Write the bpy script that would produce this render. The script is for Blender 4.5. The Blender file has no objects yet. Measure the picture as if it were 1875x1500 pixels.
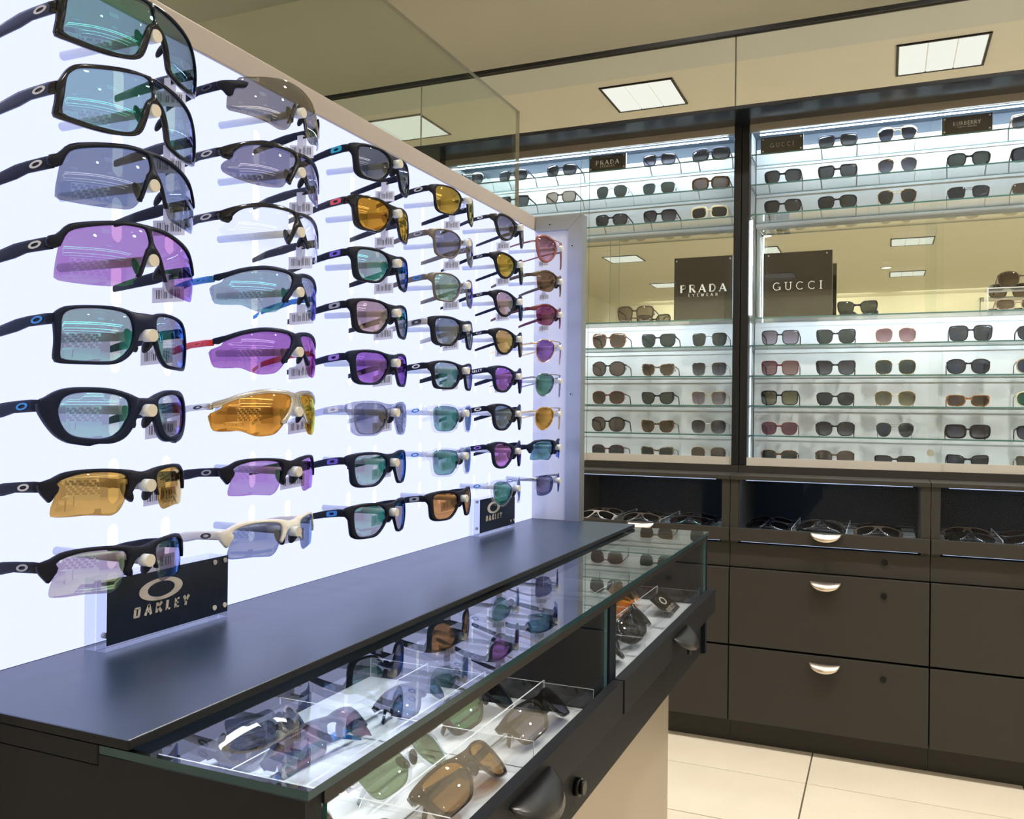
import bpy, bmesh, math, random
from mathutils import Vector, Matrix
from mathutils.geometry import delaunay_2d_cdt
random.seed(7)
S = bpy.context.scene
C = S.collection
H = 1.105            # eye height: scene coordinates below are given relative to it
def ABS(p): return Vector((p[0], p[1], p[2] + H))

# ------------------------------------------------------------------ camera
cam_d = bpy.data.cameras.new('camera'); cam = bpy.data.objects.new('camera', cam_d); C.objects.link(cam)
cam_d.sensor_width = 36.0; cam_d.sensor_fit = 'HORIZONTAL'; cam_d.lens = 1586.0 / 1875.0 * 36.0
cam_d.clip_start = 0.02; cam_d.clip_end = 60
yaw, pitch, roll = math.radians(23.3), math.radians(0.22), math.radians(0.655)
F = Vector((-math.sin(yaw) * math.cos(pitch), math.cos(yaw) * math.cos(pitch), math.sin(pitch)))
R0 = F.cross(Vector((0, 0, 1))).normalized(); U0 = R0.cross(F)
R_ = R0 * math.cos(roll) + U0 * math.sin(roll); U_ = -R0 * math.sin(roll) + U0 * math.cos(roll)
M = Matrix(((R_.x, U_.x, -F.x, 0), (R_.y, U_.y, -F.y, 0), (R_.z, U_.z, -F.z, H), (0, 0, 0, 1)))
cam.matrix_world = M
S.camera = cam
# ------------------------------------------------------------------ world, exposure
S.view_settings.view_transform = 'Standard'; S.view_settings.look = 'None'
S.view_settings.exposure = 0.0; S.view_settings.gamma = 1.0; S.view_settings.use_curve_mapping = False
w = bpy.data.worlds.new('world'); S.world = w; w.use_nodes = True
w.node_tree.nodes['Background'].inputs[0].default_value = (1.0, .93, .82, 1)
w.node_tree.nodes['Background'].inputs[1].default_value = 0.0
S.cycles.max_bounces = 10; S.cycles.transparent_max_bounces = 32; S.cycles.glossy_bounces = 5
S.cycles.caustics_reflective = False; S.cycles.caustics_refractive = False
S.cycles.use_denoising = True; S.cycles.sample_clamp_indirect = 4.0; S.cycles.sample_clamp_direct = 0
# ceiling lamps: the store's downlights (their housings are built with the ceiling)
CEIL = 1.95
WARM = (1.0, .95, .88)
def lamp_spot(loc, energy, size=math.radians(130), col=WARM, rad=.05, blend=.8):
    d = bpy.data.lights.new('downlight_lamp', 'SPOT'); d.energy = energy; d.spot_size = size; d.spot_blend = blend
    d.color = col; d.shadow_soft_size = rad
    o = bpy.data.objects.new('downlight_lamp', d); C.objects.link(o); o.location = ABS(loc); return o
DOWN = [(0.45, 2.05, 1.25), (-0.75, 2.1, .8), (1.6, 2.05, 1), (.3, .3, .45), (-.2, -.9, .35), (2.3, .2, 1), (-2.2, 1.9, .8), (-2.0, -.5, .8),
        (1.2, -2.6, 1), (3.4, -2.2, 1), (-1.2, -3.0, 1), (-3.4, -3.2, .8), (2.4, -5.2, 1), (0, -5.6, 1), (3.6, 1.6, 1), (5.6, .6, 1.3), (5.6, -2.6, 1.3), (7.4, -1, 1.3), (5.4, -5.4, 1.3)]
for (x, y, k) in DOWN: lamp_spot((x, y, CEIL - .03), 122 * k)

# ------------------------------------------------------------------ materials
def mat(name): 
    m = bpy.data.materials.new(name); m.use_nodes = True; m.node_tree.nodes.clear(); return m
def out(m, sh): 
    o = m.node_tree.nodes.new('ShaderNodeOutputMaterial'); m.node_tree.links.new(sh, o.inputs[0]); return m
def N(m, t, **kw):
    n = m.node_tree.nodes.new(t)
    for k, v in kw.items(): setattr(n, k, v)
    return n
def L(m, a, b): m.node_tree.links.new(a, b)
def c4(c): return (c[0], c[1], c[2], 1)
def pbr(name, col, rough=.5, metal=0, noise=0, nscale=60, bump=0, bscale=300, spec=.5, emis=None, es=0):
    m = mat(name); p = N(m, 'ShaderNodeBsdfPrincipled')
    p.inputs['Base Color'].default_value = c4(col); p.inputs['Roughness'].default_value = rough
    p.inputs['Metallic'].default_value = metal; p.inputs['Specular IOR Level'].default_value = spec
    if emis: p.inputs['Emission Color'].default_value = c4(emis); p.inputs['Emission Strength'].default_value = es
    if noise or bump:
        tc = N(m, 'ShaderNodeTexCoord')
    if noise:
        n = N(m, 'ShaderNodeTexNoise'); n.inputs['Scale'].default_value = nscale; n.inputs['Detail'].default_value = 4
        L(m, tc.outputs['Object'], n.inputs['Vector'])
        mx = N(m, 'ShaderNodeMix', data_type='RGBA')
        mx.inputs[6].default_value = c4([v * (1 - noise) for v in col]); mx.inputs[7].default_value = c4([min(1, v * (1 + noise)) for v in col])
        L(m, n.outputs['Fac'], mx.inputs[0]); L(m, mx.outputs[2], p.inputs['Base Color'])
    if bump:
        n2 = N(m, 'ShaderNodeTexNoise'); n2.inputs['Scale'].default_value = bscale; n2.inputs['Detail'].default_value = 3
        L(m, tc.outputs['Object'], n2.inputs['Vector'])
        b = N(m, 'ShaderNodeBump'); b.inputs['Strength'].default_value = bump; b.inputs['Distance'].default_value = .001
        L(m, n2.outputs['Fac'], b.inputs['Height']); L(m, b.outputs[0], p.inputs['Normal'])
    return out(m, p.outputs[0])
def emit(name, col, s):
    m = mat(name); e = N(m, 'ShaderNodeEmission'); e.inputs[0].default_value = c4(col); e.inputs[1].default_value = s
    return out(m, e.outputs[0])
def schlick(m, f0):
    lw = N(m, 'ShaderNodeLayerWeight'); lw.inputs['Blend'].default_value = .5
    pw = N(m, 'ShaderNodeMath', operation='POWER'); L(m, lw.outputs['Facing'], pw.inputs[0]); pw.inputs[1].default_value = 5
    ma = N(m, 'ShaderNodeMath', operation='MULTIPLY_ADD'); L(m, pw.outputs[0], ma.inputs[0]); ma.inputs[1].default_value = 1 - f0; ma.inputs[2].default_value = f0
    return lw, ma
def glass(name, tint, f0=.04, rough=0.0, refl=(1, 1, 1)):
    m = mat(name); lw, fr = schlick(m, f0)
    t = N(m, 'ShaderNodeBsdfTransparent'); t.inputs[0].default_value = c4(tint)
    g = N(m, 'ShaderNodeBsdfGlossy'); g.inputs[0].default_value = c4(refl); g.inputs['Roughness'].default_value = rough
    mx = N(m, 'ShaderNodeMixShader'); L(m, fr.outputs[0], mx.inputs[0]); L(m, t.outputs[0], mx.inputs[1]); L(m, g.outputs[0], mx.inputs[2])
    return out(m, mx.outputs[0])
LENS = {}
def lens(key, tint, rn=(1, 1, 1), rg=None, k=.1, grad=None):
    """tinted lens: what passes through, and a coloured coating whose hue shifts towards grazing view"""
    if key in LENS: return LENS[key]
    rg = rg or rn
    m = mat('lens_' + key); lw, fr = schlick(m, k)
    st = lambda c: [max(0, v) ** .5 for v in c]
    t = N(m, 'ShaderNodeBsdfTransparent'); t.inputs[0].default_value = c4(st(tint))
    if grad:
        tc = N(m, 'ShaderNodeTexCoord'); sp = N(m, 'ShaderNodeSeparateXYZ'); L(m, tc.outputs['Object'], sp.inputs[0])
        mr = N(m, 'ShaderNodeMapRange'); mr.inputs[1].default_value = -.032; mr.inputs[2].default_value = .012
        L(m, sp.outputs['Z'], mr.inputs[0])
        mg = N(m, 'ShaderNodeMix', data_type='RGBA'); mg.inputs[6].default_value = c4(st(grad)); mg.inputs[7].default_value = c4(st(tint))
        L(m, mr.outputs[0], mg.inputs[0]); L(m, mg.outputs[2], t.inputs[0])
    g = N(m, 'ShaderNodeBsdfGlossy'); g.inputs['Roughness'].default_value = .0
    rm = N(m, 'ShaderNodeMapRange', interpolation_type='SMOOTHSTEP'); rm.inputs[1].default_value = .28; rm.inputs[2].default_value = .66
    L(m, lw.outputs['Facing'], rm.inputs[0])
    mc = N(m, 'ShaderNodeMix', data_type='RGBA'); mc.inputs[6].default_value = c4(rn); mc.inputs[7].default_value = c4(rg)
    L(m, rm.outputs[0], mc.inputs[0]); L(m, mc.outputs[2], g.inputs[0])
    geo = N(m, 'ShaderNodeNewGeometry')
    bf = N(m, 'ShaderNodeMath', operation='MULTIPLY_ADD'); L(m, geo.outputs['Backfacing'], bf.inputs[0]); bf.inputs[1].default_value = -.85; bf.inputs[2].default_value = 1
    fm = N(m, 'ShaderNodeMath', operation='MULTIPLY'); L(m, fr.outputs[0], fm.inputs[0]); L(m, bf.outputs[0], fm.inputs[1])
    mx = N(m, 'ShaderNodeMixShader'); L(m, fm.outputs[0], mx.inputs[0]); L(m, t.outputs[0], mx.inputs[1]); L(m, g.outputs[0], mx.inputs[2])
    LENS[key] = out(m, mx.outputs[0]); return m
MT = {}
MT['lam'] = pbr('dark_laminate', (.030, .027, .023), .5, noise=.25, nscale=900, bump=.03, bscale=1500, spec=.3)
MT['lam_navy'] = pbr('dark_interior_laminate', (.005, .009, .016), .6, noise=.2, nscale=500, spec=.1)
MT['counter'] = pbr('black_counter_laminate', (.008, .022, .048), .33, noise=.15, nscale=1200, bump=.01, bscale=1800, spec=1.0)
MT['black'] = pbr('black_trim', (.010, .010, .011), .4, spec=.25)
MT['blackgloss'] = pbr('black_gloss_soffit', (.008, .012, .018), .22, spec=.3)
MT['panel'] = None
MT['metal'] = pbr('brushed_aluminium', (.42, .45, .50), .40, .9, noise=.06, nscale=200)
MT['rail'] = pbr('painted_grey_rail', (.42, .38, .33), .35, .6)
MT['steelwarm'] = pbr('satin_nickel', (.75, .66, .56), .3, 1.0)
MT['pedestal'] = pbr('brushed_champagne_metal', (.42, .36, .28), .42, .55, noise=.05, nscale=300)
MT['band'] = pbr('warm_grey_enamel', (.40, .35, .31), .45)
MT['ceil'] = pbr('ceiling_paint', (.78, .745, .63), .9, noise=.03, nscale=3)
MT['ceil2'] = pbr('soffit_paint', (.66, .67, .62), .9, noise=.03, nscale=3)
MT['wall'] = pbr('wall_paint', (.74, .72, .64), .9, noise=.04, nscale=2)
MT['wallw'] = pbr('cream_wall_paint', (.78, .74, .60), .9)
MT['taupe'] = pbr('taupe_wall_paint', (.26, .24, .22), .8)
MT['lam2'] = pbr('black_showcase_laminate', (.009, .010, .0125), .55, noise=.25, nscale=900, bump=.02, bscale=1500, spec=.15)
MT['white'] = pbr('white_back_panel', (.70, .74, .78), .5, noise=.03, nscale=6)
MT['tray'] = pbr('white_acrylic_tray', (.82, .84, .88), .3)
MT['peg'] = pbr('frosted_peg', (.66, .72, .80), .4)
MT['pegtip'] = pbr('cream_peg_tip', (.58, .54, .47), .5)
MT['mirror'] = pbr('mirror_silvering', (.86, .89, .88), .0, 1.0)
MT['mirror2'] = pbr('mirror_case_back', (.80, .83, .77), .0, 1.0)
MT['glass'] = glass('clear_glass', (.975, .985, .98), .018)
MT['glassar'] = glass('anti_reflective_glass', (.97, .98, .98), .007)
MT['glasstop'] = glass('clear_glass_top', (.95, .975, .97))
MT['glassgrey'] = glass('grey_glass', (.84, .88, .84), .05)
MT['acryl'] = glass('clear_acrylic', (.96, .97, .98))
MT['acryledge'] = pbr('acrylic_edge', (.75, .8, .86), .15, emis=None)
MT['edge'] = pbr('green_glass_edge', (.05, .16, .16), .08, spec=.8)
MT['edgedark'] = pbr('dark_glass_edge', (.012, .045, .055), .15, spec=.3)
MT['grout'] = pbr('floor_grout', (.12, .09, .06), .8)
MT['led'] = emit('led_strip', (.74, .88, 1.0), 55.0)
MT['led2'] = emit('led_strip_soft', (.80, .90, 1.0), 1.2)
MT['ledv'] = emit('vertical_led', (.80, .93, 1.0), 16.0)
MT['led3'] = emit('thin_glow_strip', (.55, .70, 1.0), 1.3)
MT['troffer'] = emit('ceiling_light_diffuser', (1.0, .98, .88), 1.05)
MT['cove'] = emit('cove_light', (1.0, .97, .88), 6.0)
MT['down'] = emit('downlight_lens', (1.0, .85, .62), 4.0)
MT['panel'] = emit('backlit_acrylic', (.86, .93, 1.5), 1.0)
MT['panelback'] = emit('light_box_glow', (.93, .98, 1.2), 1.6)
MT['wing'] = pbr('white_side_panel', (.80, .84, .92), .4)
MT['silver'] = pbr('silver_print', (.62, .58, .54), .5)
MT['whiteprint'] = pbr('white_print', (.85, .86, .86), .5, emis=(1, 1, 1), es=0)
MT['signnavy'] = pbr('navy_sign_face', (.004, .012, .034), .3, spec=.3)
MT['signblk'] = pbr('black_sign_face', (.018, .014, .010), .25)
MT['bigsign'] = pbr('gloss_black_sign', (.012, .010, .009), .05, spec=.8)
MT['screw'] = pbr('steel_screw', (.5, .55, .55), .3, 1.0)
# frame finishes
def fm(k, col, rough=.35, metal=0, **kw): MT[k] = pbr('frame_' + k, col, rough, metal, **kw)
fm('f_black', (.006, .008, .018), .46, spec=.16); fm('f_gloss', (.004, .005, .010), .14, spec=.4); fm('f_navy', (.005, .010, .032), .42, spec=.16)
fm('f_taupe', (.13, .115, .10), .35, .4); fm('f_grey', (.40, .40, .42), .35); fm('f_silver', (.55, .53, .50), .25, .8)
fm('f_white', (.72, .70, .66), .35); fm('f_gold', (.75, .52, .25), .2, 1.0); fm('f_metal', (.30, .31, .33), .25, 1.0)
fm('f_blue', (.02, .18, .55), .3); fm('f_red', (.6, .04, .05), .3); fm('f_rose', (.24, .08, .07), .25); fm('f_wine', (.10, .012, .025), .25)
fm('f_cream', (.72, .65, .48), .3); fm('f_brown', (.07, .045, .03), .3); fm('f_beige', (.42, .33, .26), .3)
def tort(k, a, b, sc=140):
    m = mat('frame_' + k); tc = N(m, 'ShaderNodeTexCoord'); n = N(m, 'ShaderNodeTexNoise'); n.inputs['Scale'].default_value = sc; n.inputs['Detail'].default_value = 3
    L(m, tc.outputs['Object'], n.inputs['Vector']); cr = N(m, 'ShaderNodeValToRGB')
    cr.color_ramp.elements[0].position = .45; cr.color_ramp.elements[0].color = c4(a); cr.color_ramp.elements[1].position = .6; cr.color_ramp.elements[1].color = c4(b)
    L(m, n.outputs['Fac'], cr.inputs[0]); p = N(m, 'ShaderNodeBsdfPrincipled'); p.inputs['Roughness'].default_value = .2
    L(m, cr.outputs[0], p.inputs['Base Color']); MT[k] = out(m, p.outputs[0])
tort('f_tort', (.012, .007, .005), (.22, .085, .02)); tort('f_amber', (.14, .045, .012), (.42, .17, .05)); tort('f_bwtort', (.015, .014, .014), (.45, .36, .26), 200)
MT['f_clear'] = glass('frame_clear', (.93, .94, .965), .10, .02); MT['f_smoke'] = glass('frame_smoke_clear', (.62, .64, .70), .10, .02)
MT['f_browncl'] = glass('frame_translucent_brown', (.24, .16, .11), .04, .02)
MT['f_blkcl'] = glass('frame_translucent_black', (.15, .15, .17), .04, .02)
MT['pad'] = pbr('rubber_nose_pad', (.008, .010, .022), .5, spec=.3); MT['padclear'] = glass('clear_nose_pad', (.85, .87, .9), .1)
# logo colours
for k, c in dict(l_silver=(.5, .5, .5), l_blue=(.02, .22, .7), l_teal=(.0, .38, .55), l_red=(.75, .08, .09), l_violet=(.16, .10, .65), l_grey=(.32, .34, .38), l_white=(.8, .8, .8), l_black=(.01, .01, .012), l_gold=(.55, .5, .35), l_purple=(.33, .18, .75)).items():
    MT[k] = pbr('emblem_' + k[2:], c, .3)
def tagmat():
    m = mat('barcode_paper'); tc = N(m, 'ShaderNodeTexCoord'); sp = N(m, 'ShaderNodeSeparateXYZ'); L(m, tc.outputs['UV'], sp.inputs[0])
    n = N(m, 'ShaderNodeTexNoise', noise_dimensions='1D'); n.inputs['Scale'].default_value = 34; n.inputs['Detail'].default_value = 0; L(m, sp.outputs['X'], n.inputs['W'])
    g = N(m, 'ShaderNodeMath', operation='GREATER_THAN'); g.inputs[1].default_value = .56; L(m, n.outputs['Fac'], g.inputs[0])
    def band(o, a, b):
        x = N(m, 'ShaderNodeMath', operation='GREATER_THAN'); L(m, o, x.inputs[0]); x.inputs[1].default_value = a
        y = N(m, 'ShaderNodeMath', operation='LESS_THAN'); L(m, o, y.inputs[0]); y.inputs[1].default_value = b
        z = N(m, 'ShaderNodeMath', operation='MULTIPLY'); L(m, x.outputs[0], z.inputs[0]); L(m, y.outputs[0], z.inputs[1]); return z.outputs[0]
    def mul(a, b):
        z = N(m, 'ShaderNodeMath', operation='MULTIPLY'); L(m, a, z.inputs[0]); L(m, b, z.inputs[1]); return z.outputs[0]
    v = mul(mul(band(sp.outputs['X'], .12, .88), band(sp.outputs['Y'], .25, .85)), g.outputs[0])
    mx = N(m, 'ShaderNodeMix', data_type='RGBA'); mx.inputs[6].default_value = (.82, .83, .88, 1); mx.inputs[7].default_value = (.03, .03, .04, 1); L(m, v, mx.inputs[0])
    d = N(m, 'ShaderNodeBsdfDiffuse'); L(m, mx.outputs[2], d.inputs[0])
    t = N(m, 'ShaderNodeBsdfTranslucent'); L(m, mx.outputs[2], t.inputs[0]); s = N(m, 'ShaderNodeMixShader'); s.inputs[0].default_value = .6
    L(m, d.outputs[0], s.inputs[1]); L(m, t.outputs[0], s.inputs[2]); return out(m, s.outputs[0])
MT['tag'] = tagmat()
def tilemat():
    m = mat('terrazzo_tile'); tc = N(m, 'ShaderNodeTexCoord'); p = N(m, 'ShaderNodeBsdfPrincipled'); p.inputs['Roughness'].default_value = .38
    n = N(m, 'ShaderNodeTexNoise'); n.inputs['Scale'].default_value = 4; n.inputs['Detail'].default_value = 6; L(m, tc.outputs['Object'], n.inputs['Vector'])
    mx = N(m, 'ShaderNodeMix', data_type='RGBA'); mx.inputs[6].default_value = (.64, .56, .44, 1); mx.inputs[7].default_value = (.80, .72, .58, 1); L(m, n.outputs['Fac'], mx.inputs[0])
    v = N(m, 'ShaderNodeTexVoronoi'); v.inputs['Scale'].default_value = 90; L(m, tc.outputs['Object'], v.inputs['Vector'])
    lt = N(m, 'ShaderNodeMath', operation='LESS_THAN'); lt.inputs[1].default_value = .10; L(m, v.outputs['Distance'], lt.inputs[0])
    sp = N(m, 'ShaderNodeMix', data_type='RGBA'); sp.inputs[7].default_value = (.32, .24, .16, 1); L(m, mx.outputs[2], sp.inputs[6]); 
    h = N(m, 'ShaderNodeMath', operation='MULTIPLY'); L(m, lt.outputs[0], h.inputs[0]); h.inputs[1].default_value = .5
    L(m, h.outputs[0], sp.inputs[0]); L(m, sp.outputs[2], p.inputs['Base Color']); return out(m, p.outputs[0])
MT['tile'] = tilemat()

# ------------------------------------------------------------------ mesh helpers
def box(bm, x0, x1, y0, y1, z0, z1, mi=0, bev=0):
    vs = [bm.verts.new(v) for v in ((x0, y0, z0), (x1, y0, z0), (x1, y1, z0), (x0, y1, z0), (x0, y0, z1), (x1, y0, z1), (x1, y1, z1), (x0, y1, z1))]
    fs = [bm.faces.new([vs[i] for i in f]) for f in ((3, 2, 1, 0), (4, 5, 6, 7), (0, 1, 5, 4), (1, 2, 6, 5), (2, 3, 7, 6), (3, 0, 4, 7))]
    for f in fs: f.material_index = mi
    if bev:
        es = set(e for f in fs for e in f.edges)
        bmesh.ops.bevel(bm, geom=list(es), offset=bev, segments=2, affect='EDGES', profile=.5)
    return fs
def cyl(bm, p0, p1, r0, r1=None, n=16, mi=0, caps=True):
    r1 = r0 if r1 is None else r1
    p0, p1 = Vector(p0), Vector(p1); d = (p1 - p0).normalized()
    a = d.orthogonal().normalized(); b = d.cross(a)
    A = [bm.verts.new(p0 + (a * math.cos(t) + b * math.sin(t)) * r0) for t in [2 * math.pi * i / n for i in range(n)]]
    B = [bm.verts.new(p1 + (a * math.cos(t) + b * math.sin(t)) * r1) for t in [2 * math.pi * i / n for i in range(n)]]
    for i in range(n):
        f = bm.faces.new((A[i], A[(i + 1) % n], B[(i + 1) % n], B[i])); f.smooth = True; f.material_index = mi
    if caps:
        bm.faces.new(A[::-1]).material_index = mi; bm.faces.new(B).material_index = mi
def tube(bm, pts, r, closed=False, n=8, mi=0):
    pts = [Vector(p) for p in pts]; k = len(pts); rings = []
    prev = None
    for i, p in enumerate(pts):
        d = (pts[(i + 1) % k] - pts[i - 1]) if closed else (pts[min(i + 1, k - 1)] - pts[max(i - 1, 0)])
        d.normalize()
        a = d.orthogonal().normalized() if prev is None else (prev - d * prev.dot(d)).normalized()
        prev = a; b = d.cross(a)
        rings.append([bm.verts.new(p + (a * math.cos(t) + b * math.sin(t)) * r) for t in [2 * math.pi * j / n for j in range(n)]])
    for i in range(k if closed else k - 1):
        A, B = rings[i], rings[(i + 1) % k]
        for j in range(n):
            f = bm.faces.new((A[j], A[(j + 1) % n], B[(j + 1) % n], B[j])); f.smooth = True; f.material_index = mi
    if not closed: bm.faces.new(rings[0][::-1]).material_index = mi; bm.faces.new(rings[-1]).material_index = mi
def sweep_rect(bm, path, mi=0):
    """path: list of (point, half thickness along side axis, half height along z, side axis)"""
    rings = []
    for p, ht, hh, ax in path:
        p = Vector(p); ax = Vector(ax); up = Vector((0, 0, 1)); c = .55
        prof = [(-1, -c), (-c, -1), (c, -1), (1, -c), (1, c), (c, 1), (-c, 1), (-1, c)]
        rings.append([bm.verts.new(p + ax * ht * a + up * hh * b) for a, b in prof])
    for A, B in zip(rings, rings[1:]):
        for j in range(8):
            f = bm.faces.new((A[j], A[(j + 1) % 8], B[(j + 1) % 8], B[j])); f.smooth = True; f.material_index = mi
    bm.faces.new(rings[0][::-1]); bm.faces.new(rings[-1])
def ellipsoid(bm, c, r, rot=None):
    m = Matrix.Translation(c) @ (rot or Matrix.Identity(4)) @ Matrix.Diagonal((r[0], r[1], r[2], 1))
    g = bmesh.ops.create_uvsphere(bm, u_segments=12, v_segments=8, radius=1, matrix=m)
    for v in g['verts']:
        for f in v.link_faces: f.smooth = True
def mesh_from(bm, name, mats):
    bmesh.ops.recalc_face_normals(bm, faces=bm.faces)
    me = bpy.data.meshes.new(name); bm.to_mesh(me); bm.free()
    for m in mats: me.materials.append(m)
    return me
def wloc(o):
    v = Vector((0, 0, 0))
    while o is not None: v += o.location; o = o.parent
    return v
def obj(name, bm, mats, parent=None, kind=None, local=False, label=None, cat=None, group=None):
    """link the shape as one object; coordinates relative to eye height unless local"""
    if not isinstance(mats, (list, tuple)): mats = [mats]
    mats = [MT[m] if isinstance(m, str) else m for m in mats]
    if not local:
        off = -(wloc(parent) if parent else Vector((0, 0, 0))) + Vector((0, 0, H))
        bmesh.ops.translate(bm, verts=bm.verts, vec=off)
    me = mesh_from(bm, name, mats)
    o = bpy.data.objects.new(name, me); C.objects.link(o); o.parent = parent
    if parent is None and not local:
        # origin at the base centre of the thing
        xs = [v.co for v in me.vertices]
        c = Vector(((min(v.x for v in xs) + max(v.x for v in xs)) / 2, (min(v.y for v in xs) + max(v.y for v in xs)) / 2, min(v.z for v in xs)))
        me.transform(Matrix.Translation(-c)); o.location = c
    if kind: o['kind'] = kind
    if label: o['label'] = label
    if cat: o['category'] = cat
    if group: o['group'] = group
    return o
def thing(name, loc, label=None, cat=None, group=None, kind=None):
    o = bpy.data.objects.new(name, None); C.objects.link(o); o.location = ABS(loc); o.empty_display_size = .05
    if label: o['label'] = label
    if cat: o['category'] = cat
    if group: o['group'] = group
    if kind: o['kind'] = kind
    return o
def bx(name, dims, m, parent=None, bev=0, **kw):
    bm = bmesh.new(); box(bm, *dims, bev=bev); return obj(name, bm, m, parent, **kw)
def slab(name, dims, big, m=('glass', 'edge'), parent=None, **kw):
    """glass sheet: the two faces across axis big are clear, the rim shows its edge colour"""
    bm = bmesh.new(); fs = box(bm, *dims)
    pick = {'z': (0, 1), 'y': (2, 4), 'x': (3, 5)}[big]
    for i, f in enumerate(fs): f.material_index = 0 if i in pick else 1
    return obj(name, bm, list(m), parent, **kw)

# ------------------------------------------------------------------ curves and plates for eyewear (mm in the face plane)
def cr(pts, n, closed=True):
    """Catmull-Rom through pts, n samples evenly by length"""
    P = [Vector(p) for p in pts]; k = len(P); dense = []
    seg = k if closed else k - 1
    for i in range(seg):
        p0 = P[(i - 1) % k] if closed or i > 0 else P[0]; p1 = P[i]; p2 = P[(i + 1) % k]; p3 = P[(i + 2) % k] if closed or i + 2 < k else P[-1]
        for j in range(8):
            t = j / 8
            dense.append(.5 * ((2 * p1) + (p2 - p0) * t + (2 * p0 - 5 * p1 + 4 * p2 - p3) * t * t + (3 * p1 - p0 - 3 * p2 + p3) * t ** 3))
    if not closed: dense.append(P[-1])
    Q = dense + ([dense[0]] if closed else [])
    ac = [0]
    for a, b in zip(Q, Q[1:]): ac.append(ac[-1] + (b - a).length)
    res = []; m = n if closed else n - 1; j = 0
    for i in range(n):
        s = ac[-1] * i / m
        while j < len(ac) - 2 and ac[j + 1] < s: j += 1
        d = ac[j + 1] - ac[j]; res.append(Q[j].lerp(Q[j + 1], (s - ac[j]) / d if d else 0))
    return res
def area(P): return sum(a.x * b.y - b.x * a.y for a, b in zip(P, P[1:] + P[:1])) / 2
def ccw(P): return P if area(P) > 0 else P[::-1]
def offset(P, d):
    """move a CCW loop outward by d"""
    k = len(P); r = []
    for i in range(k):
        t = (P[(i + 1) % k] - P[i - 1])
        if t.length < 1e-9: t = Vector((1, 0))
        t.normalize(); r.append(P[i] + Vector((t.y, -t.x)) * d)
    return r
def inside(p, P):
    c = False; j = len(P) - 1
    for i in range(len(P)):
        a, b = P[i], P[j]
        if (a.y > p.y) != (b.y > p.y) and p.x < (b.x - a.x) * (p.y - a.y) / (b.y - a.y) + a.x: c = not c
        j = i
    return c
def bend(u, v, d, R):
    """mm on the face -> metres in glasses space: X faces out, Y across, Z up"""
    s = R - math.sqrt(max(R * R - u * u, 1))
    s += (v + 12) ** 2 / 190. if R < 150 else v * v / 420.
    return Vector(((d - s) / 1000, u / 1000, v / 1000))
def plate(bm, outer, holes=(), t=3.0, R=120., e=.6, d0=0., step=9., mi=0):
    outer = ccw(list(outer)); holes = [ccw(list(h)) for h in holes]
    O1 = offset(outer, -e); H1 = [offset(h, e) for h in holes]
    verts = []; loops = []
    for lp in [O1] + H1:
        loops.append(list(range(len(verts), len(verts) + len(lp)))); verts += lp
    edges = [(a, b) for lp in loops for a, b in zip(lp, lp[1:] + lp[:1])]
    nb = len(verts)
    if step:
        x0, x1 = min(p.x for p in O1), max(p.x for p in O1); y0, y1 = min(p.y for p in O1), max(p.y for p in O1)
        Oin = offset(outer, -e - 1.2); Hin = [offset(h, e + 1.2) for h in holes]
        y = y0 + step / 2
        while y < y1:
            x = x0 + step / 2
            while x < x1:
                p = Vector((x, y))
                if inside(p, Oin) and not any(inside(p, h) for h in Hin): verts.append(p)
                x += step
            y += step
    vo, eo, fo, ov, oe, of = delaunay_2d_cdt(verts, edges, [], 1, 1e-6)
    tris = []
    for f in fo:
        c = sum((vo[i] for i in f), Vector((0, 0))) / len(f)
        if inside(c, O1) and not any(inside(c, h) for h in H1): tris.append(f)
    inv = {}
    for ni, lst in enumerate(ov):
        for o in lst: inv[o] = ni
    h = t / 2
    F_ = [bm.verts.new(bend(p.x, p.y, d0 + h, R)) for p in vo]; B_ = [bm.verts.new(bend(p.x, p.y, d0 - h, R)) for p in vo]
    for f in tris:
        try:
            a = bm.faces.new([F_[i] for i in f]); a.smooth = True; a.material_index = mi
            b = bm.faces.new([B_[i] for i in reversed(f)]); b.smooth = True; b.material_index = mi
        except ValueError: pass
    ei = min(e, h * .8)
    for lp, full in zip(loops, [outer] + holes):
        r0 = [F_[inv[i]] for i in lp]; r3 = [B_[inv[i]] for i in lp]
        r1 = [bm.verts.new(bend(p.x, p.y, d0 + h - ei, R)) for p in full]; r2 = [bm.verts.new(bend(p.x, p.y, d0 - h + ei, R)) for p in full]
        k = len(lp)
        for A, B in ((r0, r1), (r1, r2), (r2, r3)):
            for i in range(k):
                j = (i + 1) % k
                try:
                    f = bm.faces.new((A[i], A[j], B[j], B[i])); f.smooth = True; f.material_index = mi
                except ValueError: pass
    loose = [v for v in bm.verts if not v.link_faces]
    bmesh.ops.delete(bm, geom=loose, context='VERTS')
def mirror(P): return [Vector((-p[0], p[1])) for p in P][::-1]
def full_from_half(half, n):
    """half outline from centre top round the -u side to centre bottom"""
    return cr([Vector(p) for p in half] + [p for p in mirror(half)], n)

ST = {}
def V(l): return [Vector(p) for p in l]
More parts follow.
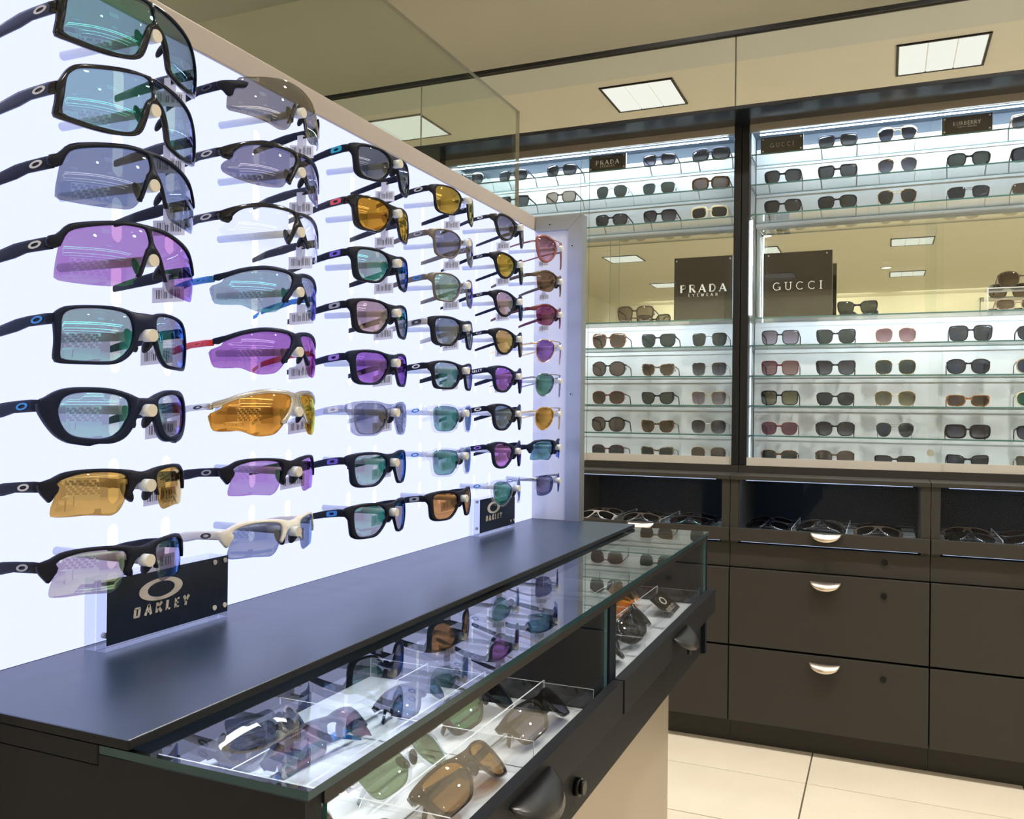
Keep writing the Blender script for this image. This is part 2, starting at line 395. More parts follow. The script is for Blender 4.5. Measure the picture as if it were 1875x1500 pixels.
# --- traced shapes: outer = half outline, lens = full outline of the -u lens (or half outline of a shield)
ST['shield_full'] = dict(outer=[(0, 26.8), (-23.1, 25.3), (-46.2, 21), (-60.8, 17.4), (-66.4, 14.6), (-71.1, 9), (-75.6, 0), (-78, -4.2), (-77.8, -15.7), (-78.7, -27.4), (-77.5, -31.2), (-69.1, -33.4), (-55.6, -35.8), (-40.1, -36.4), (-25.5, -34.3), (-17.4, -31.7), (-13.1, -26.7), (-9.7, -16.4), (-6.2, -4.5), (-3.4, .3), (0, 1.8)],
    hole=[(-1.8, 23.3), (-23.1, 21.8), (-46.2, 17.3), (-61.2, 13.4), (-68.5, 8), (-71.8, 1), (-73.6, -14.9), (-74.3, -23.7), (-72.8, -28), (-66, -30), (-52, -32.4), (-34, -32.6), (-22, -29.6), (-18, -24.9), (-13.4, -9.6), (-9, .3), (-4.5, 5), (-1.8, 6.4)],
    shield=[(0, 25), (-23.1, 23.5), (-46.2, 19), (-61.9, 15), (-68.9, 10.5), (-73, 2), (-75.2, -14), (-76, -25), (-74.6, -30), (-67, -31.5), (-52, -34.2), (-36, -34.4), (-22, -31.4), (-15.7, -26), (-11.5, -13), (-7.6, -1), (-3, 3.6), (0, 4.2)],
    hinge=(-77, -6.5), hh=5.2, R=120, ft=4.5, pad=(-12, -12, 9), xf=8, kind='shield', drop=-13)
ST['shield_half'] = dict(outer=[(0, 26.8), (-22.2, 26.3), (-45.4, 22.2), (-60, 18.6), (-66, 16.4), (-70, 13), (-75, 6.5), (-80.2, 3.8), (-81.7, -3.6), (-75.5, -6), (-73.6, -2), (-69.6, 7.4), (-63, 12.2), (-45.4, 17.8), (-22.2, 22.4), (-3.2, 22.8), (-2.2, 20), (-2.2, 9), (-6, 4.5), (-9.5, -3), (-14, -16), (-17.5, -22), (-13.6, -22), (-9.5, -11), (-5.6, -2), (0, 1.2)],
    shield=[(0, 25), (-22.2, 24.4), (-45.4, 20.4), (-63.5, 15), (-69.5, 10.5), (-73.9, 0), (-76.3, -14.9), (-76.7, -27.9), (-74.2, -31.8), (-57.2, -33.3), (-39.4, -32.9), (-24.6, -31.1), (-18.2, -27.1), (-12.3, -16.6), (-7.9, -3.3), (-3.3, 4.1), (0, 5.2)],
    hinge=(-78, -1.5), hh=5.2, R=120, ft=4.2, pad=(-12, -13, 9), xf=8, kind='shield', drop=-13)
ST['big_rect'] = dict(outer=[(0, 15), (-11.8, 15.1), (-20.4, 17.3), (-32.7, 18.2), (-51.6, 17), (-63.3, 15.1), (-68.7, 12), (-72.8, 7.3), (-73.2, 0), (-72.8, -14.4), (-72.8, -27.5), (-70.9, -32.4), (-66.1, -33.4), (-51, -33.4), (-32.1, -32.6), (-22.9, -29.2), (-15.6, -22.6), (-10.5, -13), (-6.5, -3.4), (0, -.5)],
    lens=[(-13.5, 6.8), (-17.8, 13.2), (-29.7, 15), (-43.9, 15), (-57.6, 13.2), (-64.9, 10.2), (-68.1, 4.8), (-69.2, -5.5), (-69.5, -20.1), (-69, -27.3), (-66.1, -29.9), (-51, -30.5), (-32.1, -29.6), (-24.6, -26.1), (-17.3, -18.1), (-13, -5.4)],
    hinge=(-72, 4), hh=4.6, R=120, ft=4.5, pad=(-10, -10, 8), drop=-16)
ST['wrap_pear'] = dict(outer=[(0, 6), (-7, 6), (-15.9, 9.6), (-31.8, 13.6), (-50.8, 14.2), (-62.6, 13), (-70.1, 9.8), (-76, 5), (-80, 2), (-81, -4.3), (-79, -11.5), (-75, -20.1), (-69.8, -27.5), (-62.1, -33), (-52.7, -35), (-48.4, -36), (-42.5, -34.2), (-31.2, -34), (-22, -30.6), (-15.5, -23.8), (-10.4, -13), (-5, -4), (0, -1.8)],
    lens=[(-16.6, 4.2), (-24.1, 7.6), (-37.5, 9.6), (-50.8, 9.7), (-60.3, 8.2), (-66.5, 4.6), (-69.8, -2.7), (-70.2, -8.5), (-68.2, -17.2), (-64.1, -24.1), (-57.6, -27.8), (-45.2, -29.5), (-34.2, -29), (-25.6, -24.5), (-18.8, -14.2), (-15.4, -3.4)],
    hinge=(-79, -2), hh=5.2, R=115, ft=6, pad=(-11, -11, 8), drop=-15)
ST['half_sport'] = dict(outer=[(0, 7.0), (-6, 7.6), (-15, 9.5), (-30.9, 11.1), (-50, 11.2), (-64.1, 9.1), (-72.5, 4), (-79.4, .5), (-79.6, -6), (-75.3, -14), (-73.3, -16), (-72, -11.7), (-68.4, -4.6), (-69.8, -.2), (-67.8, 2.5), (-59.6, 6), (-50, 8), (-36.7, 8.2), (-23.2, 6.8), (-17.8, 4.8), (-15.4, 1), (-16, -7.7), (-18.6, -14), (-16.6, -16.2), (-12.1, -9.5), (-8.2, -3.4), (-4, -1.6), (0, -1.2)],
    lens=[(-14.6, 6), (-21.6, 9.3), (-36.7, 9.8), (-50, 9.7), (-61.9, 7), (-69.6, 3), (-70.6, -.5), (-69.6, -5.4), (-70.6, -12), (-72.2, -18.9), (-72.6, -24.6), (-71.2, -27.9), (-61.5, -28.5), (-49.6, -28), (-36.2, -29.1), (-28.9, -29.4), (-22.8, -25.4), (-18, -15.2), (-14.8, -4.6)],
    hinge=(-78, -2.8), hh=4.6, R=115, ft=4.5, pad=(-12, -11, 7), drop=-14)
ST['rimless_shield'] = dict(outer=[(-62, 10.8), (-62.4, 8), (-65.2, 3.9), (-73, 1.5), (-75.3, -6), (-78.3, -7.8), (-81.2, -2.8), (-84.4, -.2), (-84, 7), (-72, 10.5)], outer_side=True,
    shield=[(0, 29), (-16.7, 28), (-37.4, 24), (-54.3, 19.3), (-66.8, 15.3), (-70.1, 10.7), (-75.1, .8), (-78.1, -6.9), (-78.3, -20.2), (-76.7, -22.3), (-65, -23.7), (-53.8, -25.1), (-41.2, -27.7), (-27.8, -30.9), (-17, -27), (-10.5, -14.1), (-5.5, -1.7), (0, 4)],
    hinge=(-82, 3), hh=4.6, R=108, ft=3.5, pad=(-10, -9, 9), xf=5, kind='shield', drop=-16, nose=True)
ST['bar_shield'] = dict(outer=[(0, 18), (-4.7, 18.6), (-18.3, 20.1), (-38.7, 20.3), (-50.2, 18.5), (-66.7, 12.9), (-76.8, 8), (-83, 3.5), (-84, -3), (-79, -8), (-75.6, -5.4), (-74, .6), (-67.5, 7.4), (-58.4, 11.4), (-40.7, 15), (-20.8, 15.8), (-5, 14.6), (-3.6, 8), (-7.2, 3), (-12.5, -8), (-19, -19), (-15.6, -20.5), (-9.2, -10), (-5, -3.4), (0, -.6)],
    shield=[(0, 17), (-20.8, 18), (-40.7, 17.4), (-58.8, 13.4), (-69, 8.6), (-74, 1), (-76.3, -6), (-80.6, -11), (-82.2, -14.9), (-81.4, -20.3), (-76.5, -24), (-66.3, -27.7), (-49.6, -30), (-27.3, -27.7), (-20.2, -21.6), (-12.6, -8.3), (-6.5, .5), (0, 3)],
    hinge=(-82, 0), hh=4.6, R=110, ft=4.2, pad=(-12, -12, 9), xf=5, kind='shield', drop=-16)
ST['blade_shield'] = dict(outer=[(0, 15.4), (-16.1, 18.6), (-41, 19), (-62.2, 14), (-75.5, 8), (-85, 3.6), (-87, -.5), (-83, -2.5), (-76, 2.6), (-62, 9.5), (-41, 14.2), (-16.1, 14), (-8, 11), (-8.6, 5), (-15, -6), (-24, -16), (-20.5, -19.5), (-13, -11), (-7, -3.6), (0, -.8)],
    shield=[(0, 14.5), (-16.1, 16), (-40.9, 16.3), (-62.2, 11.3), (-75.5, 5), (-79, -2.6), (-86.4, -8.1), (-87, -12.2), (-85.8, -19.3), (-83.2, -26.2), (-73.8, -26.7), (-65, -26), (-56.8, -29.2), (-48, -32), (-36.2, -31.3), (-27.5, -28.5), (-18.1, -17.9), (-9.6, -5.1), (0, 2)],
    hinge=(-85, -.5), hh=3.4, R=106, ft=3.6, pad=(-14, -10, 9), xf=5, kind='shield', drop=-20)
ST['square'] = dict(outer=[(0, 6.2), (-12, 6.8), (-29, 9.6), (-46, 10), (-60, 8.6), (-69.5, 6.6), (-74.2, 3.6), (-74.2, -4.5), (-70.4, -9), (-68.6, -20), (-65.8, -30), (-59, -34.8), (-50.9, -36), (-32.5, -35.6), (-24, -32.8), (-15.7, -24.8), (-7.6, -13.8), (-2.8, -6.2), (0, -4)],
    lens=[(-11, -2), (-21.9, 5.4), (-45, 6.2), (-56, 5.3), (-62, 1.4), (-63.6, -7), (-62.2, -20.1), (-58.1, -29), (-51, -32.7), (-34.9, -32.9), (-24.2, -29.4), (-15.8, -20.8), (-10.8, -10.5)],
    hinge=(-73.4, -.6), hh=4.8, R=138, xf=-1.5, ft=4.5, pad=(-9, -12, 6), drop=-22)
ST['slim_square'] = dict(ST['square'], outer=[(0, 3.6), (-10, 4.4), (-28, 7.6), (-46.3, 8.6), (-61.6, 6.8), (-74.3, 2.6), (-74.3, -4), (-68.4, -11), (-66.2, -22.3), (-62.8, -30.8), (-56.3, -34.9), (-36.7, -35.6), (-23, -34), (-13.4, -26.5), (-7, -16), (-3, -8.8), (0, -6)],
    lens=[(-12.5, -3), (-21, 3.2), (-45, 5.2), (-57.6, 3.8), (-63, -1.4), (-63.2, -12), (-61.4, -23), (-57, -29.6), (-50, -32), (-36, -32.3), (-24.6, -30.2), (-16, -22), (-12, -12)], ft=4)
ST['metal_square'] = dict(ST['square'], outer=[(0, -1), (-9, -2.2), (-14, 3), (-29, 8.6), (-46, 9.2), (-60, 7.9), (-69.5, 5.8), (-74.2, 3), (-74.2, -5), (-68.6, -9), (-66.8, -20), (-63.6, -29.5), (-57.5, -33.8), (-50.9, -35), (-32.5, -34.6), (-23, -31), (-14.6, -22.8), (-10.6, -11.8), (-7, -7), (0, -4.6)],
    lens=[(-13.5, -2), (-21.9, 5.2), (-45, 6.6), (-57, 5.5), (-63.5, 1), (-64.6, -8), (-63.2, -20.1), (-59.3, -29), (-52, -32.5), (-34.9, -32.6), (-25, -28.6), (-17.2, -20), (-13.4, -10.5)], ft=3, hh=4.3, clearpad=True)
ST['round'] = dict(outer=[(0, 1.6), (-8, 2.8), (-18, 6.4), (-30, 9.8), (-42, 11.2), (-52, 11.2), (-64, 8.4), (-70, 6), (-70.4, -.8), (-64, -5), (-61.4, -12), (-57, -24), (-48, -32.6), (-40, -35.2), (-31, -34.2), (-20, -28.2), (-10.4, -15.6), (-4.5, -7), (0, -4.8)],
    lens=[(-13, -5), (-22, 3.4), (-36, 7.2), (-48, 7), (-56, 1.6), (-58, -7), (-55.6, -17), (-50.4, -26), (-43, -30.6), (-33, -31), (-22.6, -25), (-15, -15)],
    hinge=(-69.6, 2.6), hh=3.2, R=125, ft=4, pad=(-9, -13, 6), drop=-25)
ST['panto'] = dict(ST['round'], hh=4.6, hinge=(-69.5, 3.4), outer=[(0, 3), (-8, 4), (-20, 8), (-34, 11.4), (-50, 12.4), (-62, 10.6), (-70, 7.6), (-70.6, 0), (-64, -6), (-62.4, -16), (-59, -26), (-52, -32.4), (-41, -35), (-29, -33), (-18.5, -24), (-10, -13), (-4.5, -6.4), (0, -4.4)],
    lens=[(-13, -3), (-21, 4.2), (-34, 8), (-48, 8.4), (-56, 4.4), (-58.6, -4), (-57.4, -15), (-54, -24.4), (-48, -29.6), (-40.6, -31), (-31, -29), (-22, -21.4), (-15, -12)])
ST['semi_rim'] = dict(outer=[(0, 5.6), (-10, 6.4), (-21.4, 10.4), (-35.3, 13), (-51.3, 11.6), (-63, 8), (-74, 3), (-74.4, -2.4), (-66.5, -2.8), (-62.8, 2), (-51.3, 7.6), (-35.3, 9.2), (-18, 7), (-9.5, 2.6), (-8.8, -4), (-13.8, -16), (-10.5, -13), (-5, -5), (0, -2)],
    lens=[(-9, 3.1), (-18, 8.4), (-35.3, 10.6), (-51.3, 9), (-62, 4.6), (-64.1, -4.6), (-63.4, -16), (-60.2, -25.9), (-50.7, -29.4), (-30.9, -29.4), (-18.4, -22), (-9.5, -9)],
    hinge=(-73.4, .4), hh=3.4, R=112, ft=4, pad=(-9, -10, 6), drop=-25)
def wire(lens, hw, hinge, **kw): return dict(lens=lens, wire=True, outer=None, hinge=hinge, hh=1.8, R=125, ft=2, pad=(-9, -8, 5), clearpad=True, drop=-20, **kw)
ST['aviator'] = wire([(-14.7, -2.1), (-24, 5.5), (-38.9, 8), (-54, 7), (-63.9, .2), (-67, -12), (-64.6, -24.5), (-55.4, -34), (-43.6, -36.5), (-28.7, -28.5), (-17.6, -14)], 67, (-68, 0), topbar=(6.5, 38), bridge=-1)
ST['round_bar'] = dict(ST['aviator'], lens=[(-15.8, 2.9), (-27, 8.4), (-41.6, 11.1), (-55, 10.1), (-63.8, 5.3), (-66.1, -4.2), (-64.1, -20), (-57.1, -31.7), (-45.6, -36.5), (-32.1, -32), (-20.9, -21.4), (-14.5, -8)], rim=3.6, topbar=(8.5, 38), bridge=-2)
ST['rimless_rect'] = dict(ST['aviator'], lens=[(-13.7, .4), (-22, 5), (-34.4, 7), (-55, 6), (-61, 1), (-62, -10), (-60.8, -23), (-56.2, -31.3), (-38.3, -32.4), (-20.4, -26.4), (-12.4, -10.7)], topbar=None, bridge=0, hinge=(-67, 1))
# --- fashion shapes for the cases at the back, from lens size and profile
def fashion(w, h, n=2.6, gap=18, lift=0, taper=.12, rim=3.3, top=1.2, wirey=False, R=170, flat=0, hex_=0):
    pts = []; cx = -(gap / 2 + w / 2)
    for i in range(28):
        a = 2 * math.pi * i / 28; c, s = math.cos(a), math.sin(a)
        x = math.copysign(abs(c) ** (2 / n), c) * w / 2; y = math.copysign(abs(s) ** (2 / n), s) * h / 2
        if flat and y > h / 2 * (1 - flat): y = h / 2 * (1 - flat)
        f = y / (h / 2); x *= 1 + taper * (f - 1) * .5
        out_ = -x / (w / 2)
        if out_ > 0: y += lift * out_ ** 2 * max(0, f + .25)
        if out_ < -.2 and f < 0: x -= -taper * 6 * (out_ + .2) * f
        pts.append((cx + x, y))
    lensp = pts
    outw = min(p[0] for p in pts); vt = max(p[1] for p in pts)
    return dict(lens=lensp, rings=not wirey, wire=wirey, rim=(rim if not wirey else None), toprim=top, outer=None, hinge=(outw - rim * .6, vt * .55 + 1), hh=(3.3 if not wirey else 1.3), R=R, ft=(3.6 if not wirey else 1.6),
                pad=(-gap / 2, -4, 4), topbar=None, bridge=(vt * .42), gap=gap, far=True, drop=None, clearpad=True)
FA = {
 'square': fashion(57, 48, 4.0, 18, 1, .16), 'butterfly': fashion(58, 46, 3.2, 19, 5, .22), 'cat': fashion(57, 42, 2.6, 18, 8, .30),
 'round_big': fashion(58, 54, 2.3, 18, 0, .05), 'oval': fashion(56, 46, 2.5, 19, 1, .1), 'hex': fashion(60, 52, 2.9, 17, 3, .2, rim=4.6),
 'rect': fashion(56, 37, 3.6, 19, 0, .08, rim=6.5), 'wayfarer': fashion(55, 42, 3.0, 18, 2, .24, top=2.2), 'flattop': fashion(56, 42, 3.2, 18, 1, .24, top=2.6, flat=.1),
 'aviator': fashion(58, 51, 2.3, 15, 0, .34, rim=1.0, wirey=True), 'wire_round': fashion(59, 52, 2.8, 18, 0, .14, rim=1.0, wirey=True),
 'wire_square': fashion(58, 50, 3.4, 20, 2, .22, rim=1.0, wirey=True), 'narrow': fashion(56, 33, 3.2, 18, 2, .14, rim=3.2), 'soft': fashion(55, 42, 2.8, 18, 1, .2),
 'pilot': fashion(55, 42, 3.4, 18, 0, .18, rim=1.2, wirey=True)}
FA['aviator']['topbar'] = (19, 30); FA['pilot']['topbar'] = (14, 30)

CACHE = {}
def parts_of(style, folded=False, stand=False):
    key = (style, folded, stand)
    if key in CACHE: return CACHE[key]
    s = ST.get(style) or FA[style[3:]] if not style.startswith('fa_') else FA[style[3:]]
    R = s['R']; far = s.get('far'); nn = 40 if far else 64
    P = []
    ft = s['ft']; hu, hv = s['hinge']
    # front
    bm = bmesh.new()
    if s.get('outer_side'):
        o = cr(V(s['outer']), 30)
        for oo in (o, mirror(o)):
            b2 = bmesh.new(); plate(b2, oo, (), ft, R, .7, 0); P.append(['lens_clamp', mesh_from(b2, 'lens_clamp', []), 'frame', []])
        plate(bm, full_from_half([(0, 6.5), (-5, 5), (-9, -1), (-15, -14), (-17.5, -21), (-13.5, -20), (-9, -10), (-4.6, -2), (0, 1)], 44), (), 3.2, R, .6, -2.5)
    elif s.get('outer'):
        o = full_from_half(s['outer'], 120)
        holes = []
        if 'hole' in s: hl = cr(V(s['hole']), 54); holes = [hl, mirror(hl)]
        elif 'shield' not in s and style not in ('half_sport', 'semi_rim'): hl = cr(V(s['lens']), 50); holes = [hl, mirror(hl)]
        plate(bm, o, holes, ft, R, .8, 0)
    elif s.get('rings'):
        for sg in (1, -1):
            le = ccw(cr(V(s['lens']), nn)); rm = s['rim']; cy = sum(p.y for p in le) / len(le); hi = max(p.y for p in le) - cy
            ou = offset(le, rm)
            ou = [p + Vector((-max(0, (p.y - cy) / hi) ** 3 * (2.2 if p.x < -30 and s['toprim'] > .9 else 0) * (1 if p.x < min(q.x for q in le) + 8 else 0), max(0, (p.y - cy) / hi) ** 2 * (s['toprim'] - .8))) for p in ou]
            if sg < 0: le, ou = mirror(le), mirror(ou)
            plate(bm, ou, [le], ft, R, .6, 0)
        b = s['bridge']; g = s['gap'] / 2 + 1.2
        plate(bm, full_from_half([(0, b + 2.6), (-g, b + 5), (-g - 2.2, b + 1), (-g - 1.2, b - 4.5), (-g * .55, b - 2.8), (0, b - 2.2)], 24), (), ft, R, .5, 0, step=0)
        for sg in (1, -1):      # end pieces towards the hinges
            e = [(hu + 4, hv + 3.4), (hu - 1.2, hv + 3), (hu - 1.6, hv - 2), (hu + 4, hv - 3)]
            e = [Vector((p[0] * sg, p[1])) for p in e]; plate(bm, cr(e, 12), (), ft, R, .4, -.4, step=0)
    if s.get('wire'):
        le = ccw(cr(V(s['lens']), 44)); g = abs(max(p.x for p in le))
        for sg in (1, -1):
            L3 = [bend(p.x * sg, p.y, 0, R) for p in le]
            if s.get('rim') and not far:
                ou = offset(le, s['rim']); l2 = offset(le, -.6)
                if sg < 0: ou, l2 = mirror(ou), mirror(l2)
                plate(bm, ou, [l2], 3, R, .6, 0)
            elif style != 'rimless_rect': tube(bm, L3, .0009, True, 6)
            e = min(le, key=lambda p: abs(p.y - hv) + (0 if p.x < -40 else 999))
            tube(bm, [bend(e.x * sg, e.y, 0, R), bend((hu) * sg, hv, .5, R), bend((hu - .5) * sg, hv, -3, R)], .0012, False, 6)
        b = s['bridge']
        tube(bm, [bend(-g - 1, b - 1.5, 0, R), bend(-g * .5, b + 1, 1.2, R), bend(0, b + 1.6, 1.6, R), bend(g * .5, b + 1, 1.2, R), bend(g + 1, b - 1.5, 0, R)], .0011, False, 6)
        if s.get('topbar'):
            v_, u_ = s['topbar']; tube(bm, [bend(u, v_ + .8 - .8 * (u / u_) ** 2, 1.2, R) for u in [u_ * t for t in (-1, -.7, -.35, 0, .35, .7, 1)]], .0009, False, 6)
    P.append(['frame', mesh_from(bm, 'frame', []), 'frame', []])
    # lenses
    if 'shield' in s:
        bm = bmesh.new(); plate(bm, full_from_half(s['shield'], 110), (), 1.3, R, .35, -.3 if 'hole' in s or style == 'shield_half' else -1.4)
        P.append(['lens', mesh_from(bm, 'lens', []), 'lens', []])
    else:
        hid = s.get('outer') and style not in ('half_sport', 'semi_rim') or s.get('rings')
        le = offset(ccw(cr(V(s['lens']), nn)), .8 if hid else 0)
        for sg in (1, -1):
            bm = bmesh.new(); plate(bm, le if sg > 0 else mirror(le), (), 1.2, R, .3, .2 if hid else -.9, step=8 if far else 6)
            P.append(['lens', mesh_from(bm, 'lens', []), 'lens', []])
    # nose pads
    if not far:
        pu, pv, ph = s['pad']
        for sg in (1, -1):
            bm = bmesh.new(); rot = Matrix.Rotation(math.radians(28 * sg), 4, 'X')
            ellipsoid(bm, bend(pu * sg, pv, -6.5, R), (.0042, .0022, ph / 1000) if s.get('clearpad') or 'shield' in s else (.0062, .0030, ph * 1.45 / 1000), rot)
            if s.get('clearpad'): tube(bm, [bend((pu - 4) * sg, pv + 4, 0, R), bend((pu - 3) * sg, pv + 5, -5, R), bend(pu * sg, pv, -6.5, R)], .0006, False, 6)
            P.append(['nose_pad', mesh_from(bm, 'nose_pad', []), 'padclear' if s.get('clearpad') else 'pad', []])
    # temples
    hh = s['hh']; vmin = min(p[1] for p in (s.get('lens') or s.get('shield')))
    for sg in (-1, 1):
        bm = bmesh.new(); h0 = bend(hu, hv, -ft / 2 + .5, R); y0 = abs(h0.y) * sg; x0 = h0.x; ax = (0, sg, 0); z0 = h0.z
        k = 1 / 1000
        if folded:
            d = .006 if sg < 0 else .0115
            pth = [((x0 + .002, y0 * .99, z0), 1.2 * k, hh * k, (0, 1, 0)), ((x0 - .005, y0 * .985, z0), 1.3 * k, hh * k, (.7, .7 * sg, 0)), ((x0 - d, y0 * .92, z0), 1.3 * k, hh * k, (1, 0, 0)), ((x0 - d - .001, 0, z0 - .002), 1.2 * k, hh * .75 * k, (1, 0, 0)),
                   ((x0 - d - .001, -y0 * .55, z0 - .006), 1.2 * k, hh * .7 * k, (1, 0, 0)), ((x0 - d, -y0 * .85, z0 - .018), 1.2 * k, hh * .6 * k, (1, 0, 0))]
        elif s['drop'] is None:      # standing on a shelf: temple tips come down to it
            zt = (vmin - s['ft'] * .6 - (s.get('rim') or 1) * .7) * k
            Lx = -.132
            th = 1.9 * k if hh > 2 else 1.1 * k
            pth = [((x0 + .001, y0, z0), th, hh * k, ax), ((x0 - .01, y0 * 1.0, z0), th, hh * k, ax), ((Lx * .35, y0 * .99, z0 * .9), th, hh * .8 * k, ax), ((Lx * .7, y0 * .97, z0 * .6), th, hh * .75 * k, ax),
                   ((Lx * .82, y0 * .96, z0 * .35), th, hh * .8 * k, ax), ((Lx, y0 * .93, zt + hh * .9 * k), th, hh * .8 * k, ax)]
        else:
            Lx = -.128; dz = s['drop'] * k
            mid = .55 if s.get('kind') == 'shield' or style in ('half_sport', 'wrap_pear', 'big_rect') else .2
            bulge = (1.0 if mid > .4 else 1)
            th = 1.7 * k if hh > 2.5 else .8 * k
            pth = [((x0 + .0015, y0, z0), th, hh * .95 * k, ax), ((x0 - .008, y0 * 1.0, z0 - .0002), th, hh * k, ax), ((x0 - .03, y0 * .995, z0 + dz * .10 * (1.6 - mid)), th, hh * .95 * k, ax),
                   ((x0 - .045, y0 * .985, z0 + dz * .28), th, hh * (1.15 if mid > .4 else .86) * k, ax), ((x0 - .07, y0 * .965, z0 + dz * .58), th, hh * (.95 if mid > .4 else .8) * k, ax), ((Lx, y0 * .93, z0 + dz), th, hh * .62 * k, ax)]
        sweep_rect(bm, pth)
        subs = []
        if not far and not folded:
            # emblem ring on the outer side
            b2 = bmesh.new(); xe = x0 - (.017 if hh > 2.5 else .008); ye = y0 * .998 + sg * (1.9 * k if hh > 2.5 else 1.1 * k); ze = z0 + s['drop'] * k * .06
            n = 32; plate_ = style == 'square'; rx, rz = (.0075, .0030) if hh > 4 else (.0055, .0020) if hh > 2.5 else (.004, .0013)
            if hh > 4.5 and s.get('kind') != 'shield': rx = .0068
            ring = []
            for a in range(n):
                t = 2 * math.pi * a / n
                ct, st_ = math.cos(t), math.sin(t)
                for q in (1.0, .52):
                    ex, ez = rx * (q if q == 1 else .62) * ct, rz * q * st_
                    if plate_ and q == 1: ex, ez = math.copysign(abs(ct) ** .45, ct) * .0082, math.copysign(abs(st_) ** .45, st_) * .0034
                    elif plate_: ex, ez = .0036 * ct, .0017 * st_
                    for dy in (0, .0006): ring.append(b2.verts.new((xe + ex, ye + sg * dy, ze + ez + ex * .14)))
            for a in range(n):
                i, j = a * 4, ((a + 1) % n) * 4
                for p, q in ((0, 1), (1, 3), (3, 2), (2, 0)):
                    b2.faces.new((ring[i + p], ring[j + p], ring[j + q], ring[i + q]))
            subs.append(['emblem', mesh_from(b2, 'emblem', []), 'logo'])
        P.append(['temple', mesh_from(bm, 'temple', []), 'temple', subs])
    # barcode tag on the far temple
    if not folded:
        bm = bmesh.new(); uvl = bm.loops.layers.uv.new('UVMap')
        y1 = abs(hu) / 1000 * .97; zt = hv / 1000 + (s['drop'] or -10) / 1000 * .45 - hh / 1000
        if far: q = [(-.045, y1 - .004, zt + .0), (-.040, y1 + .002, zt), (-.040, y1 + .002, zt - .012), (-.045, y1 - .004, zt - .012)]; q = [Vector(p) for p in q]; w_ = q
        else:
            c0 = Vector((-.058, y1, zt - .0105)); dx = Vector((.4, .62, 0)).normalized() * .0150; dz = Vector((0, 0, .0075)); tilt = Vector((0, 0, .0022))
            q = [c0 - dx - dz - tilt, c0 + dx - dz + tilt, c0 + dx + dz + tilt, c0 - dx + dz - tilt]
        def quad(q, uv=True):
            nrm = (q[1] - q[0]).cross(q[3] - q[0]).normalized() * .0003
            A = [bm.verts.new(p + nrm) for p in q]; B = [bm.verts.new(p - nrm) for p in q]
            fs = [bm.faces.new(A), bm.faces.new(B[::-1])] + [bm.faces.new((A[i], B[i], B[(i + 1) % 4], A[(i + 1) % 4])) for i in range(4)]
            if uv:
                for f, co in ((fs[0], ((0, 0), (1, 0), (1, 1), (0, 1))), (fs[1], ((0, 1), (1, 1), (1, 0), (0, 0)))):
                    for lp, c in zip(f.loops, co): lp[uvl].uv = c
        quad(q)
        if not far:   # paper loop round the temple
            y2 = y1 + .0035
            zt2 = zt + 2 * hh / 1000 * .9
            for yy in (y1 - .0035, y2):
                quad([Vector((-.062, yy, zt - .008)), Vector((-.054, yy, zt - .008)), Vector((-.054, yy, zt2)), Vector((-.062, yy, zt2))], False)
            quad([Vector((-.062, y1 - .0035, zt2)), Vector((-.054, y1 - .0035, zt2)), Vector((-.054, y2, zt2)), Vector((-.062, y2, zt2))], False)
        P.append(['price_tag', mesh_from(bm, 'price_tag', []), 'tag', []])
    CACHE[key] = (P, s, vmin); return CACHE[key]

def sunglasses(style, loc, label, group, frame='f_black', temple=None, lens_m=None, logo='l_silver', rot=None, folded=False, tag=True, scale=1):
    P, s, vmin = parts_of(style, folded)
    root = thing('sunglasses', loc, label, 'sunglasses', group)
    if rot is not None: root.rotation_euler = rot
    if scale != 1: root.scale = (scale,) * 3
    mm = {'frame': frame, 'lens': lens_m, 'pad': 'pad', 'padclear': 'padclear', 'temple': temple or frame, 'logo': logo, 'tag': 'tag'}
    def mk(name, me, key, par):
        o = bpy.data.objects.new(name, me); C.objects.link(o); o.parent = par
        m = mm[key]; m = MT[m] if isinstance(m, str) else m
        if not me.materials: me.materials.append(m)
        o.material_slots[0].link = 'OBJECT'; o.material_slots[0].material = m
        if key == 'temple' and temple and temple != frame: o['label'] = TEMPLE_NAME.get(temple, 'coloured') + ' temple arm'
        return o
    for name, me, key, subs in P:
        if key == 'tag' and not tag: continue
        o = mk(name, me, key, root)
        for n2, me2, k2 in subs: mk(n2, me2, k2, o)
    return root
TEMPLE_NAME = {'f_blue': 'blue', 'f_red': 'red', 'f_white': 'white', 'f_grey': 'grey', 'f_gold': 'gold', 'f_silver': 'silver', 'f_metal': 'dark metal', 'f_smoke': 'translucent grey', 'f_rose': 'rose', 'f_tort': 'tortoiseshell', 'f_clear': 'clear', 'f_taupe': 'taupe'}

